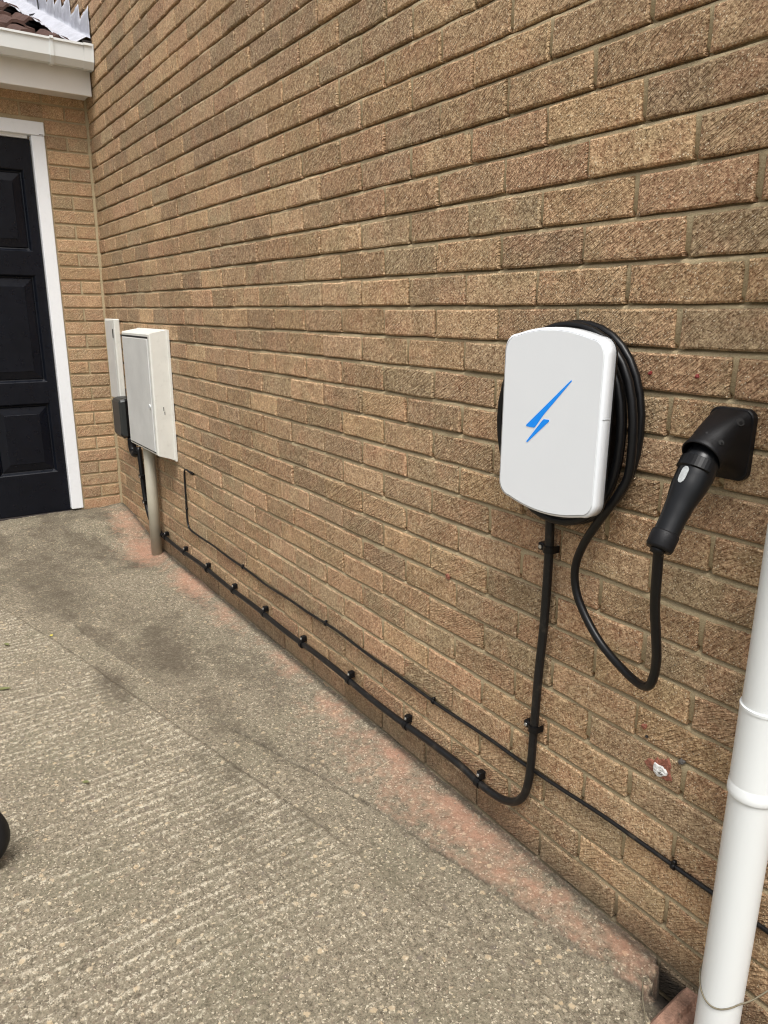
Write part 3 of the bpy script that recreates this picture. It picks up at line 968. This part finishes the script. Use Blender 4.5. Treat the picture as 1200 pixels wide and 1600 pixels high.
t = MB().tube([(0.812, -0.045, 0.60), (0.812, -0.045, -0.02)], 0.0285, 20).build('duct_pipe', MAT['pipe_grey'])
tag(t, 'grey plastic duct pipe running from the meter cabinet into the concrete', 'pipe')

c1 = thing('supply_cable', 'black cable dropping below the junction box and curving behind the grey pipe', 'cable', (0.55, -0.015, 0.5))
MB().tube([(0.515, -0.016, 0.545), (0.535, -0.016, 0.44), (0.550, -0.016, 0.34), (0.572, -0.016, 0.25), (0.63, -0.016, 0.165), (0.72, -0.016, 0.125), (0.80, -0.016, 0.117), (0.86, -0.016, 0.1165)], 0.0135, 12, sub=5).build('cable_sheath', MAT['rubber'], c1)
for (x, z) in ((0.543, 0.385), (0.572, 0.245)):
    k_ = MB().box((x - .012, -0.034, z - .010), (x + .030, -0.001, z + .010), 0.003).build('cable_clip', MAT['black'], c1)
    MB().tube([(x + .022, -0.0335, z), (x + .022, -0.036, z)], 0.005, 8).build('screw', MAT['steel'], k_)

# ------------------------------------------------------------------ thick armoured cable
ZC = 0.117
ac = thing('armoured_cable', 'thick black cable low along the wall, bending up to the white charger', 'cable', (2.2, -0.016, ZC))
pts = [(0.862, -0.017, 0.1165)]
x = 1.0
while x < 3.36:
    pts.append((x, -0.0175 - 0.002 * math.sin(x * 7), ZC + 0.0035 * math.sin(x * 10.1)))
    x += 0.155
pts += [(3.40, -0.018, 0.114), (3.455, -0.018, 0.1135), (3.505, -0.0185, 0.121), (3.545, -0.019, 0.142), (3.570, -0.019, 0.175), (3.581, -0.019, 0.215), (3.585, -0.018, 0.27), (3.587, -0.018, 0.37),
        (3.590, -0.018, 0.50), (3.596, -0.018, 0.62), (3.597, -0.018, 0.74), (3.596, -0.019, 0.83), (3.594, -0.022, 0.90), (3.594, -0.03, 0.95)]
MB().tube(pts, 0.0098, 14, sub=6).build('cable_sheath', MAT['dusty'], ac)

PL = MB()
def cleat(x, z, vertical, label, first=[None]):
    r = thing('cable_cleat', label, 'cable cleat', (x, 0, z), 'black cleats holding the thick cable')
    bodyb, sb, scr = MB(), MB(), MB()
    a = []
    # strap: half ring around the cable; local u along the cable, w across
    n = 9
    R0, R1 = 0.0102, 0.0132
    def P(u, w, y): return (x + (w if vertical else u), y, z + (u if vertical else w))
    yc = -0.018
    rings = []
    for u in (-0.0075, 0.0075):
        out = [(R1 * math.cos(math.pi * i / n), yc - R1 * math.sin(math.pi * i / n)) for i in range(n + 1)]
        inn = [(R0 * math.cos(math.pi * i / n), yc - R0 * math.sin(math.pi * i / n)) for i in range(n + 1)][::-1]
        o_ = [(R1, -0.001)] + out + [(-R1, -0.001), (-R0, -0.001)] + inn + [(R0, -0.001)]
        rings.append([P(u, w, y) for w, y in o_])
    bodyb.rings(rings, smooth=False)
    st = recalc(bodyb.build('strap', MAT['black'], r))
    s = -1 if vertical else 1
    p0 = P(-0.0085, s * 0.0125, -0.001); p1 = P(0.0085, s * 0.0315, -0.021)
    lug = sb.box(p0, p1, 0.0025).build('fixing_lug', MAT['black'], r)
    c_ = P(0, s * 0.0225, 0)
    scr.tube([(c_[0], -0.0208, c_[2]), (c_[0], -0.0235, c_[2])], 0.0042, 10)
    scr.build('screw', MAT['steel'], lug)
    return r

CL = ['black cleat on the thick cable right next to the grey pipe foot',
      'second cleat out from the grey pipe along the low thick cable',
      'third cleat out from the grey pipe along the low thick cable',
      'fourth cleat out from the grey pipe along the low thick cable',
      'fifth cleat from the grey pipe, midway along the low thick cable',
      'fourth cleat before the bend, counted along the low thick cable',
      'third cleat before the bend in the low thick cable',
      'second cleat before the bend in the low thick cable',
      'last cleat on the low thick cable, at the start of its bend']
for x, l in zip((0.90, 1.195, 1.501, 1.812, 2.121, 2.442, 2.772, 3.091, 3.410), CL):
    cleat(x, ZC + 0.0035 * math.sin(x * 10.1) if x < 3.36 else 0.114, False, l)
cleat(3.597, 0.795, True, 'cleat on the upright thick cable just under the white charger')
cleat(3.587, 0.362, True, 'cleat on the upright thick cable just above its bend')

# ------------------------------------------------------------------ thin telephone-type cable
tc = thing('thin_cable', 'thin black cable looping from a wall hole and running along above the thick cable', 'cable', (2.6, -0.006, 0.25))
ZT = 0.247
pts = [(1.335, 0.002, 0.540), (1.31, -0.006, 0.545), (1.275, -0.007, 0.550), (1.245, -0.007, 0.542), (1.236, -0.007, 0.51), (1.236, -0.007, 0.43), (1.234, -0.007, 0.36), (1.236, -0.007, 0.29), (1.262, -0.007, 0.255)]
x = 1.36
while x < 4.9:
    pts.append((x, -0.0065 - 0.0015 * math.sin(x * 9), ZT + 0.004 * math.sin(x * 5.3) + 0.002 * math.sin(x * 17)))
    x += 0.11
MB().tube(pts, 0.0046, 8, sub=4).build('cable_sheath', MAT['dusty'], tc)
recalc(blob(1.325, 0.543, 0.024, 0.010, 0.002, -0.004, n=16, seed=8).build('hole_sealant', MAT['black'], tc))
for x in (1.237, 1.90, 2.60, 3.20, 3.958):
    z = 0.35 if x == 1.237 else ZT + 0.004 * math.sin(x * 5.3) + 0.002 * math.sin(x * 17)
    c_ = MB().tube([(x - .004, -0.0065, z), (x + .004, -0.0065, z)] if x != 1.237 else [(x, -0.0065, z - .004), (x, -0.0065, z + .004)], 0.0068, 10).build('nail_clip', MAT['black'], tc)
    MB().tube([(x + (0 if x != 1.237 else -.008), -0.001, z + (.009 if x != 1.237 else 0)), (x + (0 if x != 1.237 else -.008), -0.010, z + (.009 if x != 1.237 else 0))], 0.0042, 8).build('nail', MAT['black'], c_)

# ================================================================== EV CHARGER
ch = thing('charging_unit', 'white rounded wall charger with a blue lightning bolt on its face', 'EV charger', (3.661, 0, 0.9))
CX = 3.6615
def face_outline(w, h_side, z_lo, z_hi, arch, rc, n=14):
    """rounded rectangle whose top and bottom edges bow outwards (half width w)"""
    pts = []
    # bottom edge left -> right
    def arc(x): return arch * (1 - (x / w) ** 2)
    xs_ = np.linspace(-(w - rc), w - rc, n)
    for x in xs_: pts.append((x, z_lo - arc(x) + 0.0))
    zc_ = z_lo - arc(w - rc) + rc
    for a in np.linspace(-math.pi / 2, 0, 7)[1:]: pts.append((w - rc + rc * math.cos(a), zc_ + rc * math.sin(a)))
    zc2 = z_hi + arc(w - rc) - rc
    for a in np.linspace(0, math.pi / 2, 7)[:-1]: pts.append((w - rc + rc * math.cos(a), zc2 + rc * math.sin(a)))
    for x in xs_[::-1]: pts.append((x, z_hi + arc(x)))
    for a in np.linspace(math.pi / 2, math.pi, 7)[1:]: pts.append((-(w - rc) + rc * math.cos(a), zc2 + rc * math.sin(a)))
    for a in np.linspace(math.pi, 1.5 * math.pi, 7)[:-1]: pts.append((-(w - rc) + rc * math.cos(a), zc_ + rc * math.sin(a)))
    return pts
CZ = 1.077
OUT = face_outline(0.1255, 0, 0.926, 1.229, 0.024, 0.030)
def oring(y, inset):
    r_ = []
    for x, z in OUT:
        kx = (0.1255 - inset) / 0.1255; kz = (0.175 - inset) / 0.175
        r_.append((CX + x * kx, y, CZ + (z - CZ) * kz))
    return r_
fb_ = MB().rings([oring(-0.0915, 0.0), oring(-0.1105, 0.0), oring(-0.1135, 0.0006), oring(-0.1155, 0.0022), oring(-0.1166, 0.0045)], smooth=True, cap0=True, cap1=False)
cover = recalc(fb_.build('cover', MAT['white_side'], ch))
face = recalc(MB().rings([oring(-0.1163, 0.0050), oring(-0.1170, 0.0058)], smooth=False).build('front_panel', MAT['white_plastic'], ch))
recalc(MB().rings([oring(-0.0870, 0.0), oring(-0.0913, -0.0012)], smooth=False).build('back_rim', MAT['black'], ch))
recalc(MB().rings([oring(-0.002, 0.048), oring(-0.0868, 0.040)], smooth=False).build('back_body', MAT['black_tex'], ch))
MB().box((CX + 0.1252, -0.1125, 1.098), (CX + 0.1261, -0.0920, 1.0995)).build('seam', MAT['label'], cover)
# bolt emblem: two shards, flush film with a hair of thickness
def shard(pts2):
    b = MB()
    r0 = [(x, -0.1168, z) for x, z in pts2]; r1 = [(x, -0.1176, z) for x, z in pts2]
    return recalc(b.rings([r0, r1], smooth=False).build('bolt_emblem', MAT['blue'], face))
shard([(3.7145, 1.1620), (3.7125, 1.1610), (3.6085, 1.0690), (3.6080, 1.0668), (3.6100, 1.0658), (3.6285, 1.0658), (3.6315, 1.0670), (3.6515, 1.0925), (3.7150, 1.1600)])
shard([(3.6535, 1.0850), (3.6500, 1.0825), (3.6115, 1.0378), (3.6112, 1.0355), (3.6135, 1.0355), (3.6670, 1.0825), (3.6665, 1.0852)])
MB().tube([(3.594, -0.030, 0.98), (3.594, -0.026, 0.905)], 0.0145, 14).build('cable_gland', MAT['black'], ch)

# ------------------------------------------------------------------ charging cable with connector
cc = thing('charging_cable', 'black charging cable coiled round the white charger and ending in a handled plug', 'charging cable', (3.7, -0.05, 1.0))
loops = [  # turn, cx, cz, a, b, y
    (0.00, 3.640, 1.060, 0.090, 0.120, -0.045), (0.35, 3.630, 1.060, 0.120, 0.170, -0.040), (0.70, 3.630, 1.060, 0.120, 0.180, -0.040),
    (1.00, 3.630, 1.050, 0.114, 0.176, -0.060), (1.40, 3.622, 1.060, 0.150, 0.186, -0.040), (1.80, 3.628, 1.062, 0.142, 0.190, -0.030),
    (2.00, 3.630, 1.060, 0.139, 0.190, -0.030), (2.50, 3.622, 1.060, 0.166, 0.192, -0.020), (2.85, 3.626, 1.060, 0.168, 0.206, -0.017),
    (3.00, 3.626, 1.066, 0.170, 0.202, -0.017), (3.50, 3.628, 1.060, 0.168, 0.190, -0.036),
    (3.85, 3.638, 1.060, 0.146, 0.187, -0.052), (4.00, 3.642, 1.056, 0.139, 0.184, -0.055), (4.50, 3.634, 1.060, 0.165, 0.190, -0.058), (4.75, 3.640, 1.060, 0.166, 0.200, -0.050),
    (4.90, 3.640, 1.060, 0.168, 0.202, -0.046), (5.00, 3.636, 1.055, 0.170, 0.198, -0.048), (5.10, 3.634, 1.060, 0.176, 0.20, -0.050)]
L_ = np.array(loops)
path = []
for tn in np.arange(0, 5.081, 1 / 36):
    cx_, cz_, a, b_, y = [np.interp(tn, L_[:, 0], L_[:, i]) for i in range(1, 6)]
    ang = -2 * math.pi * tn
    s_, c_ = math.sin(ang), math.cos(ang)
    path.append((cx_ + a * np.sign(c_) * abs(c_) ** 0.92, y + 0.004 * math.sin(5 * tn), cz_ + b_ * np.sign(s_) * abs(s_) ** 0.92))
tail = [(3.779, -0.055, 0.942), (3.739, -0.050, 0.886), (3.700, -0.040, 0.826), (3.6845, -0.035, 0.771), (3.702, -0.035, 0.715), (3.762, -0.040, 0.655), (3.834, -0.050, 0.624),
        (3.886, -0.066, 0.621), (3.914, -0.078, 0.640), (3.928, -0.090, 0.690), (3.936, -0.110, 0.745), (3.942, -0.132, 0.808), (3.953, -0.152, 0.872), (3.9595, -0.164, 0.925)]
pp = [np.array(p) for p in path] + [np.array(p) for p in tail]
RC = 0.0083
tail_s, _ = catmull(pp[len(path) - 2:], [RC] * (len(tail) + 2), 7)
allp = pp[:len(path) - 2] + tail_s
# even the sampling and smooth where loops change over
allp = np.array(allp)
for _ in range(3):
    allp[1:-1] = 0.25 * allp[:-2] + 0.5 * allp[1:-1] + 0.25 * allp[2:]
MB().tube(list(allp), RC, 12).build('cable_sheath', MAT['rubber'], cc)

GXP = 3.960
axis = [(-0.050, 1.080, .0205), (-0.066, 1.064, .0270), (-0.080, 1.048, .0284), (-0.092, 1.030, .0290), (-0.107, 1.010, .0268), (-0.122, 0.988, .0220), (-0.136, 0.966, .0200), (-0.149, 0.945, .0198), (-0.1605, 0.928, .0204)]
hb = MB().tube([(GXP, y, z) for y, z, r in axis], [r for *_, r in axis], 22, sub=4)
handle = hb.build('connector_handle', MAT['gunmetal'], cc)
ax2 = [(-0.1500, 0.9455), (-0.1515, 0.943), (-0.1630, 0.9240), (-0.1655, 0.9200)]
MB().tube([(GXP, y, z) for y, z in ax2], [.0206, .0217, .0214, .0196], 22).build('end_cap', MAT['black_tex'], cc)
MB().tube([(GXP, -0.163, 0.925), (GXP - .002, -0.1685, 0.913)], [.0125, .0105], 14).build('strain_relief', MAT['rubber'], cc)
# latch saddle and label strip sit on the outward side of the handle
def on_handle(t, side, lift, ang=0.0):
    """point on the handle surface: t along axis list, ang about it from outward normal"""
    ys = [a[0] for a in axis]; zs = [a[1] for a in axis]; rs = [a[2] for a in axis]
    i = np.arange(len(axis))
    y, z, r = np.interp(t, i, ys), np.interp(t, i, zs), np.interp(t, i, rs)
    y2, z2 = np.interp(min(t + .3, len(axis) - 1), i, ys), np.interp(min(t + .3, len(axis) - 1), i, zs)
    d = np.array([0, y2 - y, z2 - z]); d /= np.linalg.norm(d)
    nrm = np.array([0, d[2], -d[1]])
    if nrm[1] > 0: nrm = -nrm
    sx = np.array([1.0, 0, 0])
    return np.array([GXP, y, z]) + (r + lift) * (math.cos(ang) * nrm + math.sin(ang) * sx)
b = MB(); rings = []
for t, li in ((1.9, .000), (1.95, .0035), (2.75, .0035), (2.85, .000)):
    up = [on_handle(t, 0, li, a) for a in np.linspace(-1.15, 1.15, 15)]
    dn = [on_handle(t, 0, -.004, a) for a in np.linspace(1.15, -1.15, 15)]
    rings.append(up + dn)
recalc(b.rings(rings, smooth=False).build('latch_cover', MAT['black'], handle))
b = MB(); rings = []
for t in np.linspace(2.98, 4.05, 9):
    wv = 0.20 * min(1, math.sqrt(max(0.02, 1 - abs((t - 3.515) / 0.55) ** 4)))
    up = [on_handle(t, 0, .0011, a) for a in np.linspace(-wv, wv, 7)]
    dn = [on_handle(t, 0, -.001, a) for a in np.linspace(wv, -wv, 7)]
    rings.append(up + dn)
recalc(b.rings(rings, smooth=False).build('label_strip', MAT['label'], handle))

# ------------------------------------------------------------------ holster
hs = thing('connector_holster', 'black wall holster that the charging plug is pushed into', 'plug holster', (3.965, 0, 1.07))
def rrect(cx, cz, hw, hh, rc, n=6):
    o = []
    for sx, sz, a0 in ((1, -1, -90), (1, 1, 0), (-1, 1, 90), (-1, -1, 180)):
        for i in range(n):
            a = math.radians(a0 + 90 * i / (n - 1))
            o.append((cx + sx * (hw - rc) + rc * math.cos(a), cz + sz * (hh - rc) + rc * math.sin(a)))
    return o
base = rrect(3.9605, 1.074, 0.0385, 0.0580, 0.016)
n_ = len(base)
plate = recalc(MB().rings([[(x, -0.001, z) for x, z in base], [(x, -0.011, z) for x, z in base], [(3.9605 + (x - 3.9605) * .97, -0.013, 1.074 + (z - 1.074) * .97) for x, z in base]], smooth=False).build('back_plate', MAT['black_tex'], hs))
mouthc = np.array([3.9600, -0.080, 1.0605]); mdir = np.array([0, -0.80, -0.60])
mu = np.array([1.0, 0, 0]); mw = np.array([0, -0.60, 0.80])
circ = []
for x, z in base:
    a = math.atan2((z - 1.074) / 0.0585, (x - 3.965) / 0.0425)
    circ.append(a)
def unit_se(a, p):
    c, s_ = math.cos(a), math.sin(a)
    r = (abs(c) ** p + abs(s_) ** p) ** (-1 / p)
    return r * c, r * s_
NA = 40
ANG = [2 * math.pi * i / NA for i in range(NA)]
rings = []
for t in np.linspace(0, 1, 14):
    e = t
    cen = np.array([3.9605, -0.0122, 1.0742]) * (1 - t) + mouthc * t + np.array([0, 0, 0.004]) * math.sin(math.pi * t)
    hw = 0.0374 * (1 - e) + 0.0335 * e - 0.0025 * math.sin(math.pi * e)
    hh = 0.0566 * (1 - e) + 0.0335 * e - 0.0035 * math.sin(math.pi * e)
    p_ = 5.0 - 3.0 * min(1, t * 1.25) ** 0.8
    up = np.array([0, 0, 1.0]) * (1 - t) + mw * t
    up /= np.linalg.norm(up)
    rings.append([cen + hw * unit_se(a, p_)[0] * mu + hh * unit_se(a, p_)[1] * up for a in ANG])
hood_rings = list(rings)
for q, r in ((0.003, .0322), (0.001, .0300), (-0.012, .0292), (-0.04, .0285)):
    rings.append([mouthc + mdir * q + r * (math.cos(a) * mu + math.sin(a) * mw) for a in ANG])
recalc(MB().rings(rings, smooth=True, cap0=False).build('hood', MAT['black_tex'], hs))
def on_hood(i, j):
    p = hood_rings[i][j % NA]
    du = hood_rings[i][(j + 1) % NA] - hood_rings[i][(j - 1) % NA]
    dv = hood_rings[i + 1][j % NA] - hood_rings[i - 1][j % NA]
    n = np.cross(du, dv); n /= np.linalg.norm(n)
    if n @ (p - np.array([3.9635, -0.04, 1.0675])) < 0: n = -n
    return p, n
for (i, j, r, nm, m) in ((3, 5, .0068, 'screw_recess', 'slot'), (10, 4, .0046, 'screw_recess', 'slot'), (10, 9, .0022, 'moulding_dot', 'slot')):
    p, n = on_hood(i, j)
    sb_ = MB().tube([p - n * .002, p + n * .0007], r, 14).build(nm, MAT[m], hs)
    if nm == 'screw_recess':
        MB().tube([p - n * .001 + np.array([.001, 0, -.0015]), p + n * .0011 + np.array([.001, 0, -.0015])], r * .45, 10).build('screw', MAT['gunmetal'], sb_)

# ================================================================== DOWNPIPE
dp = thing('downpipe', 'white round rainwater downpipe with a socket joint at the right edge', 'downpipe', (4.116, -0.075, 0))
DXc, DYc, DR = 4.1165, -0.0745, 0.0355
def lathe(prof, n=40):
    b = MB()
    b.rings([[(DXc + r * math.cos(2 * math.pi * i / n), DYc + r * math.sin(2 * math.pi * i / n), z) for i in range(n)] for r, z in prof], smooth=True)
    o = recalc(b.build('x', MAT['upvc'], dp))
    o.data.name = 'pipe'
    md = o.modifiers.new('edges', 'EDGE_SPLIT'); md.split_angle = math.radians(40)
    return o
lathe([(DR, -0.03), (DR, 0.548)]).name = 'lower_pipe'
lathe([(DR + .0012, 0.536), (DR + .0030, 0.5362), (DR + .0034, 0.538), (DR + .0034, 0.546), (DR + .0028, 0.5475), (DR + .0028, 0.5555), (DR + .0020, 0.557), (DR + .0018, 0.559), (DR + .0018, 0.688), (DR + .0028, 0.6885), (DR + .0028, 0.693), (DR + .0006, 0.694)]).name = 'socket'
lathe([(DR, 0.690), (DR, 2.9)]).name = 'upper_pipe'
for z_ in (1.25, 2.4):
    br_ = lathe([(DR + .0005, z_ - .015), (DR + .004, z_ - .015), (DR + .004, z_ + .015), (DR + .0005, z_ + .015)]); br_.name = 'pipe_bracket'
wt = [(4.066, -0.020, 0.172), (4.070, -0.050, 0.168)]
for a in np.linspace(200, 345, 14):
    wt.append((DXc + (DR + .0016) * math.cos(math.radians(a)), DYc + (DR + .0016) * math.sin(math.radians(a)), 0.150 + 0.012 * math.cos(math.radians(a * 2)) - 0.0001 * (a - 200)))
wt += [(4.165, -0.06, 0.155), (4.185, -0.02, 0.185), (4.20, -0.004, 0.20)]
t = MB().tube(wt, 0.0014, 6, sub=4).build('tie_wire', MAT['twine'])
tag(t, 'thin old wire looped across the lower part of the white downpipe', 'wire')

gl = MB()
gl.rings([[(4.008, 0.0, -0.09), (4.020, -0.155, -0.09), (4.25, -0.155, -0.06), (4.25, 0.0, -0.06)],
          [(4.006, 0.0, -0.010), (4.017, -0.153, -0.010), (4.25, -0.153, -0.010), (4.25, 0.0, -0.010)],
          [(4.015, 0.0, 0.005), (4.025, -0.147, 0.003), (4.25, -0.147, 0.002), (4.25, 0.0, 0.004)],
          [(4.038, 0.0, 0.006), (4.046, -0.128, 0.004), (4.25, -0.128, 0.003), (4.25, 0.0, 0.005)],
          [(4.043, 0.0, -0.003), (4.051, -0.122, -0.004), (4.25, -0.122, -0.003), (4.25, 0.0, -0.002)]], smooth=False)
t = recalc(gl.build('gully_block', MAT['gully']))
tag(t, 'worn pinkish gully block set in the ground at the downpipe foot', 'gully block')

# ================================================================== SMALL THINGS
wh = thing('rubber_wheel', 'black rubber wheel just showing at the left edge on the concrete', 'wheel', (2.86, -1.15, 0))
axv = np.array([0.86, -0.50, 0.0]); axv /= np.linalg.norm(axv)
wc = np.array([2.885, -1.128, 0.092])
wu = np.array([-axv[1], axv[0], 0]); ww = np.array([0, 0, 1.0])
def wring(r, s): return [wc + axv * s + r * (math.cos(2 * math.pi * i / 36) * wu + math.sin(2 * math.pi * i / 36) * ww) for i in range(36)]
recalc(MB().rings([wring(.055, -.020), wring(.078, -.024), wring(.090, -.017), wring(.092, 0), wring(.090, .017), wring(.078, .024), wring(.055, .020)], smooth=True).build('tyre', MAT['tyre'], wh))
recalc(MB().rings([wring(.052, -.022), wring(.050, .023), wring(.018, .026)], smooth=False).build('hub', MAT['black'], wh))

def leaf(p, L, W, rz, m, name, label):
    c_, s_ = math.cos(rz), math.sin(rz)
    out = [(-.5, 0, 0), (-.2, -.5, .12), (.15, -.45, .16), (.5, 0, .05), (.15, .45, .14), (-.2, .5, .10)]
    top = [(p[0] + L * a * c_ - W * b * s_, p[1] + L * a * s_ + W * b * c_, p[2] + W * h + .0012) for a, b, h in out]
    bot = [(x, y, z - .0008) for x, y, z in top]
    o = recalc(MB().rings([bot, top], smooth=False).build(name, MAT[m]))
    tag(o, label, name.split('_')[-1])
leaf((1.60, -0.722, 0.003), 0.014, 0.011, .4, 'petal', 'yellow_petal', 'tiny yellow petal lying on the smooth concrete strip')
leaf((1.985, -0.945, 0.006), 0.050, 0.018, 1.2, 'leaf', 'green_leaf', 'pale green leaf on ridged concrete at the left edge, the nearer one')
leaf((1.60, -0.885, 0.006), 0.035, 0.014, .3, 'leaf', 'green_leaf', 'dull green leaf on ridged concrete at the left edge, the farther one')
leaf((2.69, -0.83, 0.006), 0.022, 0.012, .9, 'leaf', 'green_leaf', 'small olive leaf scrap lying on the ridged concrete ahead of the wheel')
t = MB().tube([(3.955, -0.060, 0.008), (3.972, -0.080, 0.006), (3.985, -0.098, 0.007), (4.005, -0.118, 0.006), (4.03, -0.15, 0.010), (4.05, -0.19, 0.006)], 0.0012, 6, sub=4).build('root_strand', MAT['twine'])
tag(t, 'thin dry root strand lying across the concrete corner by the gully block', 'root')

# crumbs of mortar and grit along the wall foot and loose on the drive
cr = MB()
rg = random.Random(17)
for i in range(420):
    if i < 300:
        x_ = rg.uniform(0.1, 3.95); y_ = -0.004 - abs(rg.gauss(0, 0.022)); r = rg.uniform(.0012, .0034)
    else:
        x_ = rg.uniform(1.6, 3.9); y_ = rg.uniform(-1.0, -0.05); r = rg.uniform(.0012, .0030)
    i_, j_ = int(np.searchsorted(gx, x_)), int(np.searchsorted(gy, y_))
    z_ = float(zg[min(i_, nx_ - 1), min(j_, ny_ - 1)])
    v = [(x_ + r * rg.uniform(.6, 1.4), y_, z_ + r * .3), (x_ - r * rg.uniform(.6, 1.4), y_, z_ + r * .3), (x_, y_ + r * rg.uniform(.6, 1.3), z_ + r * .3), (x_, y_ - r * rg.uniform(.6, 1.3), z_ + r * .3), (x_, y_, z_ + r * rg.uniform(.7, 1.2)), (x_, y_, z_ - r * .4)]
    cr.add(v, [(0, 2, 4), (2, 1, 4), (1, 3, 4), (3, 0, 4), (2, 0, 5), (1, 2, 5), (3, 1, 5), (0, 3, 5)])
t = cr.build('grit', MAT['grit'])
t['kind'] = 'stuff'
tag(t, 'loose grit and mortar crumbs along the foot of the brick wall', 'grit')
